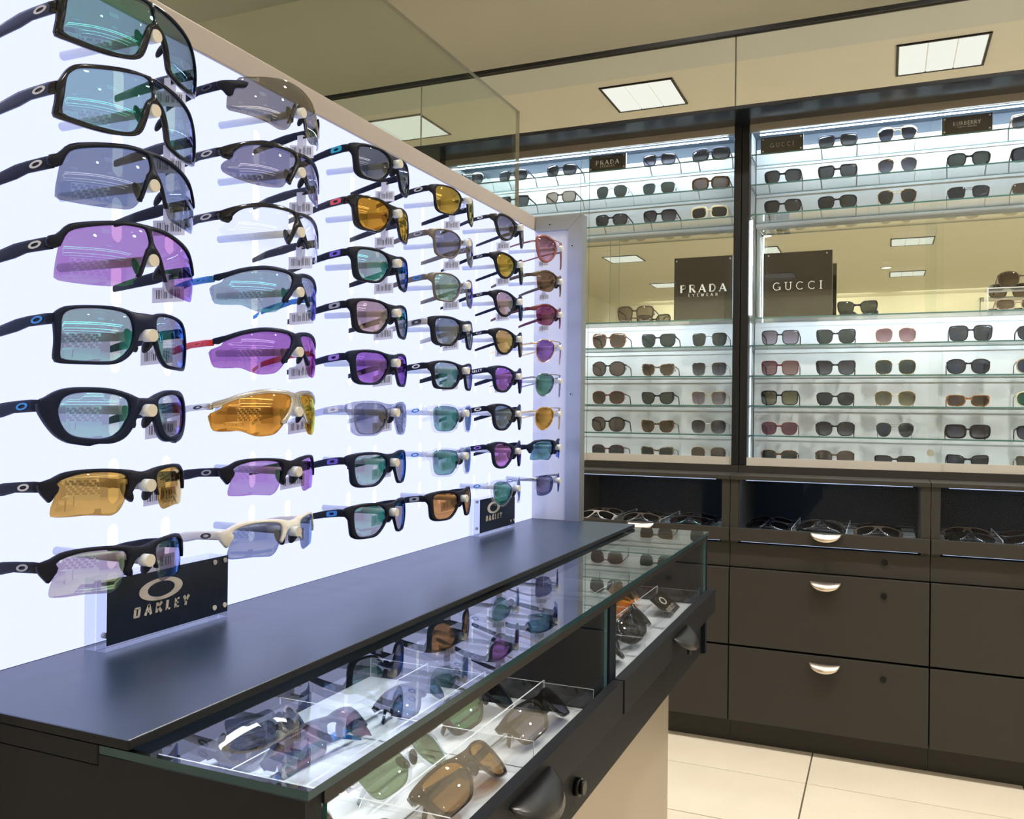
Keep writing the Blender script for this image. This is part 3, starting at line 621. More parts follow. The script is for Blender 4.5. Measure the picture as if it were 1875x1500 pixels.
# ------------------------------------------------------------------ lettering (flat strokes, slightly raised)
def arc(cx, cy, rx, ry, a0, a1, n=14): return [(cx + rx * math.cos(math.radians(a0 + (a1 - a0) * i / n)), cy + ry * math.sin(math.radians(a0 + (a1 - a0) * i / n))) for i in range(n + 1)]
def glyphs(T, t, serif):
    """letters one unit high; T thick stroke, t thin stroke"""
    h = T / 2; G = {}
    def sf(x, y, w=.16): return [([(x - w, y), (x + w, y)], t * .8)] if serif else []
    G['I'] = (.25, [([(.12, 0), (.12, 1)], T)] + sf(.12, .02) + sf(.12, .98))
    G['L'] = (.6, [([(.12, 0), (.12, 1)], T), ([(.05, t / 2), (.58, t / 2)], t)] + sf(.12, .98))
    G['E'] = (.62, [([(.12, 0), (.12, 1)], T), ([(.1, t / 2), (.6, t / 2)], t), ([(.1, .5), (.5, .5)], t), ([(.1, 1 - t / 2), (.6, 1 - t / 2)], t)])
    G['A'] = (.86, [([(.06, 0), (.42, 1)], t if serif else T), ([(.42, 1), (.80, 0)], T), ([(.2, .33), (.64, .33)], t)] + sf(.06, .02, .12) + sf(.80, .02, .14))
    G['R'] = (.78, [([(.14, 0), (.14, 1)], T), ([(.14, 1 - t / 2), (.42, 1 - t / 2)], t), (arc(.42, .74, .24, .26 - t / 2, 90, -90), (T + t) / 2), ([(.14, .48), (.42, .48)], t), ([(.40, .48), (.74, 0)], T)] + sf(.14, .02) + sf(.76, .02, .08))
    G['P'] = (.7, [([(.14, 0), (.14, 1)], T), ([(.14, 1 - t / 2), (.42, 1 - t / 2)], t), (arc(.42, .72, .24, .28 - t / 2, 90, -90), (T + t) / 2), ([(.14, .44), (.42, .44)], t)] + sf(.14, .02))
    G['D'] = (.82, [([(.14, 0), (.14, 1)], T), ([(.1, 1 - t / 2), (.36, 1 - t / 2)], t), (arc(.36, .5, .38, .5 - t / 2, 90, -90), (T + t) / 2), ([(.1, t / 2), (.36, t / 2)], t)])
    G['B'] = (.74, [([(.13, 0), (.13, 1)], T), ([(.13, 1 - t / 2), (.40, 1 - t / 2)], t), (arc(.40, .75, .22, .25 - t / 2, 90, -90), T), ([(.13, .5), (.44, .5)], t), (arc(.42, .26, .26, .26 - t / 2, 90, -90), T), ([(.13, t / 2), (.42, t / 2)], t)])
    G['G'] = (.92, [(arc(.48, .5, .42, .5 - t / 2, 48, 345, 22), (T + t) / 2), ([(.88, .44), (.88, .06)], T), ([(.62, .42), (.92, .42)], t)])
    G['C'] = (.9, [(arc(.48, .5, .42, .5 - t / 2, 48, 312, 22), (T + t) / 2)])
    G['O'] = (.96, [(arc(.48, .5, .42, .5 - t / 2, 0, 360, 28), (T + t) / 2)])
    G['U'] = (.86, [([(.14, 1), (.14, .32)], T), (arc(.43, .32, .29, .32 - t / 2, 180, 360), (T + t) / 2), ([(.72, .32), (.72, 1)], t if serif else T)] + sf(.14, .98) + sf(.72, .98))
    G['N'] = (.84, [([(.12, 0), (.12, 1)], T), ([(.12, 1), (.72, 0)], T), ([(.72, 0), (.72, 1)], T)])
    G['Y'] = (.8, [([(.04, 1), (.4, .45)], T), ([(.76, 1), (.4, .45)], T), ([(.4, .5), (.4, 0)], T)])
    G['W'] = (1.1, [([(.04, 1), (.3, 0)], T), ([(.3, 0), (.55, .9)], T), ([(.55, .9), (.8, 0)], T), ([(.8, 0), (1.06, 1)], T)])
    G['K'] = (.8, [([(.12, 0), (.12, 1)], T), ([(.14, .42), (.72, 1)], T), ([(.3, .56), (.76, 0)], T)])
    G['S'] = (.7, [(arc(.35, .74, .27, .26 - t / 2, 40, 270), T), (arc(.35, .26, .27, .26 - t / 2, 90, -140), T)])
    G[' '] = (.5, [])
    if T > .27:     # squared wide bold
        G['O'] = (.86, [([(.14, .1), (.14, .9)], T), ([(.66, .1), (.66, .9)], T), ([(.05, t / 2), (.75, t / 2)], t), ([(.05, 1 - t / 2), (.75, 1 - t / 2)], t)])
    return G
def word(bm, text, T, t, serif, height, space, origin, right, up, out_, slant=0, sx=1, thick=.0006):
    """centred on origin"""
    G = glyphs(T, t, serif); W = sum(G[c][0] * sx for c in text) * height + space * (len(text) - 1)
    x = -W / 2; right, up, out_, origin = Vector(right), Vector(up), Vector(out_), Vector(origin)
    for c in text:
        gw, strokes = G[c]
        for pts, wd in strokes:
            for a, b in zip(pts, pts[1:]):
                a, b = Vector(a), Vector(b); a.x *= sx; b.x *= sx; d = (b - a)
                if d.length < 1e-6: continue
                d.normalize(); nrm = Vector((-d.y, d.x)) * wd / 2
                ext = d * (wd * .18 if len(pts) > 3 else 0)
                q = [a - ext + nrm, a - ext - nrm, b + ext - nrm, b + ext + nrm]
                vs = [origin + right * (x + (p.x + slant * p.y) * height) + up * (p.y - .5) * height for p in q]
                A = [bm.verts.new(v + out_ * thick) for v in vs]; B = [bm.verts.new(v) for v in vs]
                bm.faces.new(A)
                for i in range(4): bm.faces.new((A[i], B[i], B[(i + 1) % 4], A[(i + 1) % 4]))
        x += gw * sx * height + space
def ring2(bm, origin, right, up, out_, ax, ay, ix, iy, thick=.0006, n=48, tilt=0):
    right, up, out_, origin = Vector(right), Vector(up), Vector(out_), Vector(origin); V_ = []
    for i in range(n):
        t = 2 * math.pi * i / n
        for (rx, ry) in ((ax, ay), (ix, iy)):
            p = origin + right * rx * math.cos(t) + up * (ry * math.sin(t))
            V_.append((bm.verts.new(p), bm.verts.new(p + out_ * thick)))
    for i in range(n):
        j = (i + 1) % n; a, b, c, d = V_[2 * i], V_[2 * i + 1], V_[2 * j], V_[2 * j + 1]
        bm.faces.new((a[1], b[1], d[1], c[1])); bm.faces.new((a[0], a[1], c[1], c[0])); bm.faces.new((b[0], d[0], d[1], b[1]))

FL = -1.105
# ================================================================== ROOM
fl = thing('floor', (0, 0, FL), kind='structure')
bx('grout_bed', (-4.6, 9.1, -8.6, 3.5, FL - .06, FL - .004), 'grout', fl)
def tile(x0, x1, y0, y1, name='tile', bev=.0012):
    g = .0022; bm = bmesh.new(); box(bm, x0 + g, x1 - g, y0 + g, y1 - g, FL - .012, FL, bev=bev); return obj(name, bm, 'tile', fl)
bm = bmesh.new(); box(bm, -.3 + .0022, .3 - .0022, -.1695 + .0022, .1695 - .0022, -.012, 0, bev=.0012)
proto = mesh_from(bm, 'tile', [MT['tile']])
for i in range(-4, 5):
    for j in range(0, 8):
        o = bpy.data.objects.new('tile', proto); C.objects.link(o); o.parent = fl
        o.location = (-.208 + .3 + .6 * i, 2.753 + .1695 - .339 * (j - 1), 0)
bm = bmesh.new()          # the rest of the tiled floor, away from the camera's view
ylow = 2.753 + .339 - .339 * 8 - .0
nx0 = -.208 - .6 * 4; nx1 = -.208 + .6 * 5
y = ylow
while y > -8.3:
    x = nx0 - .6 * 3
    while x < 9.0:
        if x + .6 < 9.05: box(bm, x + .002, x + .598, y - .337, y - .002, FL - .012, FL)
        x += .6
    y -= .339
for (xa, xb) in ((nx0 - 1.8, nx0), (nx1, nx1 + 6.0)):
    x = xa
    while x < xb - .1:
        y = ylow
        while y < 3.2: box(bm, x + .002, x + .598, y + .002, y + .337, FL - .012, FL); y += .339
        x += .6
o = obj('tile', bm, 'tile', fl); o['kind'] = 'stuff'
ce = thing('ceiling', (0, 0, CEIL), kind='structure')
bx('ceiling_board', (-4.6, 9.1, -8.6, 1.09, CEIL, CEIL + .05), 'ceil', ce)
bx('ceiling_board', (-4.6, 9.1, 1.09, 3.45, CEIL - .0, CEIL + .05), 'ceil2', ce, label='greyer painted ceiling strip above the cases')
bx('wall_back', (-4.6, 9.1, 3.37, 3.45, FL, CEIL), 'wall', kind='structure')
bx('wall_left', (-4.6, -4.5, -8.5, 3.37, FL, CEIL), 'wall', kind='structure')
bx('wall_right', (9.0, 9.1, -8.5, 3.37, FL, CEIL), 'taupe', kind='structure')
bx('wall_rear', (-4.6, 9.1, -8.6, -8.5, FL, CEIL), 'wallw', kind='structure')
OR = ['first', 'second', 'third', 'fourth', 'fifth', 'sixth', 'seventh']
ORD = OR + ['eighth', 'ninth', 'tenth', 'eleventh', 'twelfth', 'thirteenth', 'fourteenth', 'fifteenth', 'sixteenth', 'seventeenth', 'eighteenth', 'nineteenth']
# recessed square ceiling lights
def troffer(cx, cy, lab, s=.42):
    t = thing('ceiling_light', (cx, cy, CEIL), lab, 'ceiling light', 'square lights in the store ceiling')
    h = s / 2
    bm = bmesh.new()
    for a in ((-h - .012, h + .012, -h - .012, -h), (-h - .012, h + .012, h, h + .012), (-h - .012, -h, -h, h), (h, h + .012, -h, h)):
        box(bm, cx + a[0], cx + a[1], cy + a[2], cy + a[3], CEIL - .008, CEIL)
    obj('frame', bm, 'black', t)
    q = s / 3
    for i in range(3):
        for j in range(3):
            bx('diffuser', (cx - h + q * i + .003, cx - h + q * (i + 1) - .003, cy - h + q * j + .003, cy - h + q * (j + 1) - .003, CEIL - .006, CEIL - .001), 'troffer', t)
    return t
for i, cx in enumerate((-3.03, -1.37, .26, 1.9, 3.54, 5.6, 7.6)):
    for j, cy in enumerate((.78, -1.55, -3.85, -6.2)):
        troffer(cx, cy, 'square nine-cell ceiling light, %s across and %s back from the cases' % (OR[i], OR[j]))
for (x, y, k) in DOWN:
    t = thing('downlight', (x, y, CEIL), 'round recessed warm downlight, %s in order of distance from the cases' % ORD[sorted(DOWN, key=lambda q: (-q[1], q[0])).index((x, y, k))], 'downlight', 'round downlights in the store ceiling')
    bm = bmesh.new(); n = 28
    ring2(bm, (x, y, CEIL), (1, 0, 0), (0, 1, 0), (0, 0, -1), .075, .075, .058, .058, .006, n); obj('trim_ring', bm, 'white', t)
    bm = bmesh.new(); cyl(bm, (x, y, CEIL - .001), (x, y, CEIL - .003), .057, n=24); obj('lamp_lens', bm, 'down', t)
# long cove lights and the bright wall far across the store (seen in mirrors and lenses)
for k, (x0, x1, y0, y1) in enumerate(((4.4, 4.5, -4.2, 2.6), (4.9, 5.0, -4.2, 2.6), (6.6, 6.72, -5.6, 2.8), (8.3, 8.42, -5.6, 2.8), (5.0, 6.6, -4.3, -4.2))):
    bx('cove_light', (x0, x1, y0, y1, CEIL - .02, CEIL), 'cove', label=['first', 'second', 'third', 'fourth', 'short crosswise', 'rear crosswise', 'rear left'][k] + ' linear cove light counted across the store ceiling', cat='cove light', group='linear cove lights in the ceiling')
for k, x in enumerate((-3, -1, 1, 3)):
    d = bpy.data.lights.new('wall_wash_lamp', 'AREA'); d.shape = 'RECTANGLE'; d.size = 1.6; d.size_y = .15; d.energy = 16; d.color = (1, .94, .76)
    o = bpy.data.objects.new('wall_wash_lamp', d); C.objects.link(o); o.location = ABS((x, -7.9, CEIL - .05)); o.rotation_euler = (math.radians(-35), 0, 0)
# pale wall display with rows of pigeonholes, seen mirrored in the lenses
wd = thing('wall_display', (6.35, 0, FL), 'tall pale pigeonhole display on the wall across the aisle', 'display')
bx('carcass', (6.2, 6.5, -3.2, .6, FL, 1.3), 'white', wd)
for r in range(6):
    for c in range(14):
        y0 = -3.1 + c * .265; z0 = -.45 + r * .28
        bx('shelf_box', (6.14, 6.2, y0, y0 + .225, z0, z0 + .2), 'signnavy' if (r + c) % 3 else 'whiteprint', wd)
tb = thing('display_table', (2.9, -1.6, FL), 'low pale display table out on the shop floor', 'table')
bx('table_top', (2.3, 3.5, -2.2, -1.0, FL + .72, FL + .76), 'white', tb, bev=.004)
for sx in (2.35, 3.41):
    for sy in (-2.15, -1.09): bx('leg', (sx, sx + .04, sy, sy + .04, FL, FL + .72), 'black', tb)

# ================================================================== BACK CASES
YF = 3.13; YB = 3.345; TOPZ = 1.028
X0, X1, X2 = -1.684, -.4735, .737
hb = bx('header_beam', (-2.9, 1.95, 2.965, 3.37, TOPZ, TOPZ + .006), 'blackgloss', kind='structure')
bx('trim_1', (-2.9, 1.95, 2.962, 2.985, 1.283, 1.297), 'black', kind='structure')
bx('trim_2', (-2.9, 1.95, 2.962, 2.9655, TOPZ, TOPZ + .012), 'black', kind='structure')
fb = bx('fascia_box', (-2.9, 1.95, 2.985, 3.369, TOPZ + .006, 1.283), 'wall', label='painted box behind the mirrored fascia above the cases', cat='fascia box')
xs = [-2.9, X0, X1, X2, 1.95]
for i, (a, b) in enumerate(zip(xs, xs[1:])):
    bx('fascia_mirror', (a + .002, b - .002, 2.975, 2.984, TOPZ + .012, 1.283), 'mirror', bev=.0015, label=['mirror fascia panel above the far left case', 'long mirror fascia panel reflecting two ceiling lights, above the left case', 'long mirror fascia panel above the right display case', 'mirror fascia panel past the right display case'][i], cat='mirror')
SHELF_Z = [.929, .822, .716]; MID_Z = .348; LOW_Z = [.2505, .1425, .0365, -.069]
def display_case(xa, xb, lab, first):
    t = thing('display_case', ((xa + xb) / 2, YF + .1, -.2), lab, 'display case')
    # posts: two slim black uprights with a groove between neighbours
    bx('post', (xa + .0012, xa + .026, YF, YF + .05, -.175, TOPZ), 'black', t, bev=.001)
    bx('post', (xb - .026, xb - .0012, YF, YF + .05, -.175, TOPZ), 'black', t, bev=.001)
    bx('side_panel', (xa + .004, xa + .022, YF + .05, YB + .012, -.175, TOPZ), 'white', t)
    bx('side_panel', (xb - .022, xb - .004, YF + .05, YB + .012, -.175, TOPZ), 'white', t)
    bx('base', (xa + .001, xb - .001, YF - .006, YB + .012, -.2, -.176), 'lam', t)
    a, b = xa + .026, xb - .026
    # back: white panel above, mirror in the middle, white panels below
    bx('back_panel', (a, b, YB - .03, YB + .012, .700, .988), 'white', t)
    bx('back_panel', (a, b, YB - .03, YB + .012, -.175, .345), 'white', t)
    bx('back_mirror', (a, b, YB, YB + .006, .345, .700), 'mirror2', t)
    bx('valance', (a, b, YB - .032, YB + .012, .988, TOPZ - .003), 'lam_grey', t)
    bx('case_top', (a, b, YF + .034, YB + .012, TOPZ - .0028, TOPZ - .0004), 'lam_grey', t)
    zs = [.929, .822, .716]
    for z in zs[:3]:
        bx('ledge', (a, b, YB - .034, YB - .0295, z - .012, z - .004), 'white', t)
    # glass shelves
    for z in SHELF_Z + LOW_Z: slab('shelf', (a + .003, b - .003, 3.162, YB - .032, z - .005, z), 'z', parent=t)
    slab('shelf', (a + .003, b - .003, 3.162, YB - .002, MID_Z - .005, MID_Z), 'z', parent=t)
    bx('shelf_deck', (a, b, 3.15, YB - .03, -.1765, -.168), 'white', t)
    for z in LOW_Z + [MID_Z]:
        bx('ledge', (a, b, YB - .034, YB - .0295, z - .020, z - .012), 'white', t)
    # brackets
    for z in SHELF_Z + LOW_Z + [MID_Z]:
        for x in (a + .0005, b - .0045): bx('shelf_clip', (x, x + .004, 3.17, 3.30, z - .009, z - .0055), 'metal', t)
    # light strips
    bx('light_strip', (a + .03, b - .03, 3.178, 3.182, .999, 1.002), 'led', t)
    for x in (a + .001, b - .006): 
        bx('light_strip', (x, x + .005, 3.185, 3.190, .36, .70), 'ledv', t)
        bx('light_strip', (x, x + .005, 3.185, 3.189, -.15, .33), 'led2', t)
    for (z, yy, e, tilt) in ((.992, 3.178, 3.0, 58), (.338, 3.166, 1.6, 40)):  # added area lamps, no fixture of their own, to brighten the back panels
        d = bpy.data.lights.new('shelf_fill_lamp', 'AREA'); d.shape = 'RECTANGLE'; d.size = b - a - .08; d.size_y = .008; d.energy = e; d.color = (.80, .92, 1.0)
        o = bpy.data.objects.new('shelf_fill_lamp', d); C.objects.link(o); o.location = ABS(((a + b) / 2, yy, z)); o.rotation_euler = (math.radians(tilt - 0), 0, 0)
    # sliding glass doors on a metal track
    mid = (xa + xb) / 2
    bx('top_track', (a, b, YF + .004, YF + .03, 1.003, TOPZ), 'rail', t)
    for k, (p, q, yy) in enumerate(((a, mid + .038, YF + .006), (mid + .0, b, YF + .015))):
        d = slab('door', (p, q, yy, yy + .005, -.150, 1.003), 'y', parent=t)
        bx('door_rail', (p, q, yy - .003, yy + .008, -.178, -.148), 'aluwhite', d)
    bx('bottom_track', (a, b, YF - .004, YF + .03, -.181, -.176), 'metal', t)
    bm = bmesh.new(); cyl(bm, (mid + .005, YF + .006, -.115), (mid + .005, YF - .005, -.115), .011, n=24); cyl(bm, (mid + .005, YF - .005, -.115), (mid + .005, YF - .007, -.115), .006, n=16); obj('lock', bm, 'screw', t)
    return t
MT['lam_grey'] = pbr('grey_case_valance', (.06, .085, .12), .5)
MT['aluwhite'] = pbr('pale_door_rail', (.58, .55, .50), .4, .3)
display_case(X0, X1, 'left glass-fronted display case of shelves behind the peg wall', True)
display_case(X1, X2, 'right glass-fronted display case of shelves, beyond the dark post', False)

# ---- base cabinets with a glazed tray drawer on top
YD = 2.95
MT['lock'] = pbr('black_lock', (.006, .006, .007), .3, spec=.2)
def pull(bm, cx, y, z, w=.046, d=.030):
    n = 14; rows = []
    for k in range(5):
        q = k / 4; row = []
        for i in range(n + 1):
            a = math.pi * i / n; row.append(bm.verts.new((cx - w * math.cos(a), y - (d * math.sin(a)) * math.sin(q * math.pi / 2), z - (1 - math.cos(q * math.pi / 2)) * d * .8 * math.sin(a))))
        rows.append(row)
    for r0, r1 in zip(rows, rows[1:]):
        for i in range(n):
            try: bm.faces.new((r0[i], r0[i + 1], r1[i + 1], r1[i])).smooth = True
            except ValueError: pass
    bmesh.ops.remove_doubles(bm, verts=bm.verts, dist=1e-5)
    bmesh.ops.solidify(bm, geom=bm.faces[:], thickness=.0022)
def handle_y(cx, y, z, m, parent):
    bm = bmesh.new(); pull(bm, cx, y, z); o = obj('handle', bm, m, parent); return o
def lock_y(x, y, z, parent, m='lock'):
    bm = bmesh.new(); cyl(bm, (x, y, z), (x, y - .004, z), .0095, n=20); cyl(bm, (x, y - .004, z), (x, y - .006, z), .006, n=16); return obj('lock', bm, m, parent)
def acrylic_grid(parent, x0, x1, ys, y0, y1, xs_, zb, zt):
    for y in ys: slab('divider', (x0, x1, y - .001, y + .001, zb, zt), 'y', ('acryl', 'acryledge'), parent)
    for x in xs_: slab('divider', (x - .001, x + .001, y0, y1, zb, zt - .0005), 'x', ('acryl', 'acryledge'), parent)
def base_cabinet(xa, xb, lab):
    cx = (xa + xb) / 2
    t = thing('drawer_cabinet', (cx, 3.1, FL), lab, 'drawer cabinet')
    g = .0035
    bx('carcass', (xa + .001, xb - .001, YD + .022, 3.36, -1.02, -.425), 'lam_navy', t)
    bx('toe_kick', (xa + .0005, xb - .0005, 3.01, 3.36, FL, -1.02), 'lam', t)
    # glazed bay
    bx('top_panel', (xa + .001, xb - .001, YD - .002, 3.36, -.214, -.2005), 'lam', t, bev=.001)
    bx('bay_side', (xa + .001, xa + .027, YD + .004, 3.36, -.425, -.214), 'lam', t)
    bx('bay_side', (xb - .027, xb - .001, YD + .004, 3.36, -.425, -.214), 'lam', t)
    bx('bay_back', (xa + .027, xb - .027, 3.335, 3.36, -.425, -.214), 'lam_navy', t)
    slab('front_glass', (xa + .029, xb - .029, YD + .006, YD + .011, -.372, -.217), 'y', ('glassar', 'edgedark'), t)
    d = bpy.data.lights.new('tray_fill_lamp', 'AREA'); d.shape = 'RECTANGLE'; d.size = .5; d.size_y = .006; d.energy = .8; d.color = (.78, .90, 1.0)  # unseen lamp added inside the bay to lift the tray and bay back
    o = bpy.data.objects.new('tray_fill_lamp', d); C.objects.link(o); o.location = ABS((cx, YD + .022, -.2175)); o.rotation_euler = (math.radians(28), 0, 0)
    bx('light_strip', (xa + .05, xb - .05, YD + .014, YD + .016, -.2165, -.2145), 'led3', t)
    td = bx('tray_drawer', (xa + g / 2, xb - g / 2, YD - .004, YD + .014, -.418, -.374), 'lam', t, bev=.0012)
    handle_y(cx, YD - .004, -.376, 'steelwarm', td)
    tr = bx('tray', (xa + .035, xb - .035, YD + .016, 3.30, -.402, -.398), 'tray', t)
    acrylic_grid(tr, xa + .036, xb - .036, (YD + .13, YD + .24), YD + .018, 3.29, (xa + .196, xa + .364), -.398, -.366)
    bx('glow_strip', (xa + .035, xb - .035, YD + .0155, YD + .0185, -.4215, -.4195), 'led3', t)
    rp = bx('lower_panel', (xa + .001, xb - .001, YD + .014, YD + .022, -.505, -.427), 'lam', t); lock_y(cx + .173, YD + .014, -.457, rp)
    for (za, zb, hz, lz) in ((-.763, -.509, -.532, -.560), (-1.016, -.770, -.794, -.820)):
        d = bx('drawer', (xa + g / 2, xb - g / 2, YD, YD + .02, za, zb), 'lam', t, bev=.0015)
        handle_y(cx, YD, hz, 'steelwarm', d); lock_y(cx + .173, YD, lz, d)
    return t
mods = [(-1.684, -1.079), (-1.079, -.4735), (-.4735, .132), (.132, .737)]
labs = ['drawer cabinet mostly hidden behind the front counter, farthest along the case wall', 'dark drawer cabinet partly hidden behind the end of the front counter', 'dark drawer cabinet in full view, two deep drawers with nickel pulls', 'dark drawer cabinet cut off at the picture edge, right of the full one']
for (a, b), l in zip(mods, labs): base_cabinet(a, b, l)

# ================================================================== FRONT PEG WALL
pw = thing('peg_wall', (-.73, 1.1, -.234), 'tall backlit white peg wall holding rows of sport sunglasses', 'display wall')
PX = -.72; PY0, PY1, PZ0, PZ1 = .40, 1.79, -.234, .405
PEGS = [[(.581 + .2115 * c, .332 - .0667 * r) for r in range(8)] for c in range(6)]
bm = bmesh.new(); holes = []
def oval(cy, cz, hw, hh): 
    return [Vector((cy + hw * math.cos(a), cz + (hh - hw) * (1 if math.sin(a) > 0 else -1) + hw * math.sin(a))) * 1000 for a in [2 * math.pi * (i + .5) / 20 for i in range(20)]]
for col in PEGS:
    for (y, z) in col:
        for s in (-.0705, .0705): holes.append(oval(y + s, z - .006, .0088, .0235))
rect = []
def seg(a, b, n): return [Vector(a).lerp(Vector(b), i / n) * 1000 for i in range(n)]
rect = seg((PY0, PZ0), (PY1, PZ0), 20) + seg((PY1, PZ0), (PY1, PZ1), 10) + seg((PY1, PZ1), (PY0, PZ1), 20) + seg((PY0, PZ1), (PY0, PZ0), 10)
# build flat sheet with slots by triangulating outline and holes together
def flat_sheet(bm, outer, holes, x, t):
    verts = []; loops = []
    for lp in [outer] + holes:
        loops.append(list(range(len(verts), len(verts) + len(lp)))); verts += lp
    edges = [(a, b) for lp in loops for a, b in zip(lp, lp[1:] + lp[:1])]
    vo, eo, fo, ov, oe, of = delaunay_2d_cdt(verts, edges, [], 1, 1e-6)
    inv = {}
    for ni, lst in enumerate(ov):
        for o in lst: inv[o] = ni
    cells = [(sum((p.x for p in h)) / len(h), sum((p.y for p in h)) / len(h), h) for h in holes]
    A = [bm.verts.new((x, p.x / 1000, p.y / 1000)) for p in vo]; B = [bm.verts.new((x - t, p.x / 1000, p.y / 1000)) for p in vo]
    for f in fo:
        c = sum((vo[i] for i in f), Vector((0, 0))) / 3
        if any(abs(c.x - hx) < 10 and abs(c.y - hy) < 26 and inside(c, h) for hx, hy, h in cells): continue
        bm.faces.new([A[i] for i in f]); bm.faces.new([B[i] for i in reversed(f)])
    for lp in loops:
        for a, b in zip(lp, lp[1:] + lp[:1]):
            a, b = inv[a], inv[b]; f = bm.faces.new((A[a], A[b], B[b], B[a]))
flat_sheet(bm, rect, holes, PX, .005)
obj('backlit_panel', bm, 'panel', pw)
bx('light_box', (PX - .062, PX - .058, PY0, PY1, PZ0, PZ1), 'panelback', pw)
bx('top_frame', (PX - .066, PX + .004, PY0 - .03, PY1 + .002, .405, .435), 'band', pw, bev=.001)
bx('back_panel', (PX - .07, PX - .0665, PY0 - .03, PY1 + .02, FL, .405), 'band', pw)
bx('end_frame', (PX - .066, PX + .002, PY0 - .03, PY0, PZ0, .405), 'band', pw, bev=.001)
bx('bottom_frame', (PX - .058, PX - .008, PY0, PY1, PZ0 - .03, PZ0), 'black', pw)
slab('glass_screen', (PX - .043, PX - .034, .30, 1.775, .435, .672), 'x', ('glassgrey', 'rail'), pw)
# side wing
bx('side_wing', (PX - .06, -.640, 1.791, 1.797, -.234, .405), 'wing', pw)
def mitred(name, vs):
    bm = bmesh.new(); A = [bm.verts.new((x, 1.780, z)) for x, z in vs]; B = [bm.verts.new((x, 1.812, z)) for x, z in vs]
    bm.faces.new(A); bm.faces.new(B[::-1])
    for i in range(4): bm.faces.new((A[i], B[i], B[(i + 1) % 4], A[(i + 1) % 4]))
    obj(name, bm, 'metal', pw)
mitred('wing_stile', [(-.638, -.2338), (-.606, -.2338), (-.606, .4338), (-.638, .4018)])
mitred('wing_rail', [(-.7155, .402), (-.6385, .402), (-.6065, .434), (-.7155, .434)])
for (x, z) in ((-.681, .415), (-.628, .365), (-.628, .042)):
    bm = bmesh.new(); cyl(bm, (x, 1.780, z), (x, 1.7785, z), .0042, n=18); cyl(bm, (x, 1.7785, z), (x, 1.778, z), .0018, n=10, mi=1); obj('screw', bm, ['screw', 'black'], pw)
# pegs
bm = bmesh.new(); cyl(bm, (-.118, 0, 0), (-.010, 0, 0), .0042, n=20); cyl(bm, (-.010, 0, 0), (0, 0, 0), .0056, n=20)
for v in bm.verts: pass
peg_me = mesh_from(bm, 'peg', [MT['peg'], MT['pegtip']])
for p in peg_me.polygons:
    if p.center.x > -.0005: p.material_index = 1
for col in PEGS:
    for (y, z) in col:
        o = bpy.data.objects.new('peg', peg_me); C.objects.link(o); o.parent = pw
        o.location = ABS((-.598, y, z)) - pw.location

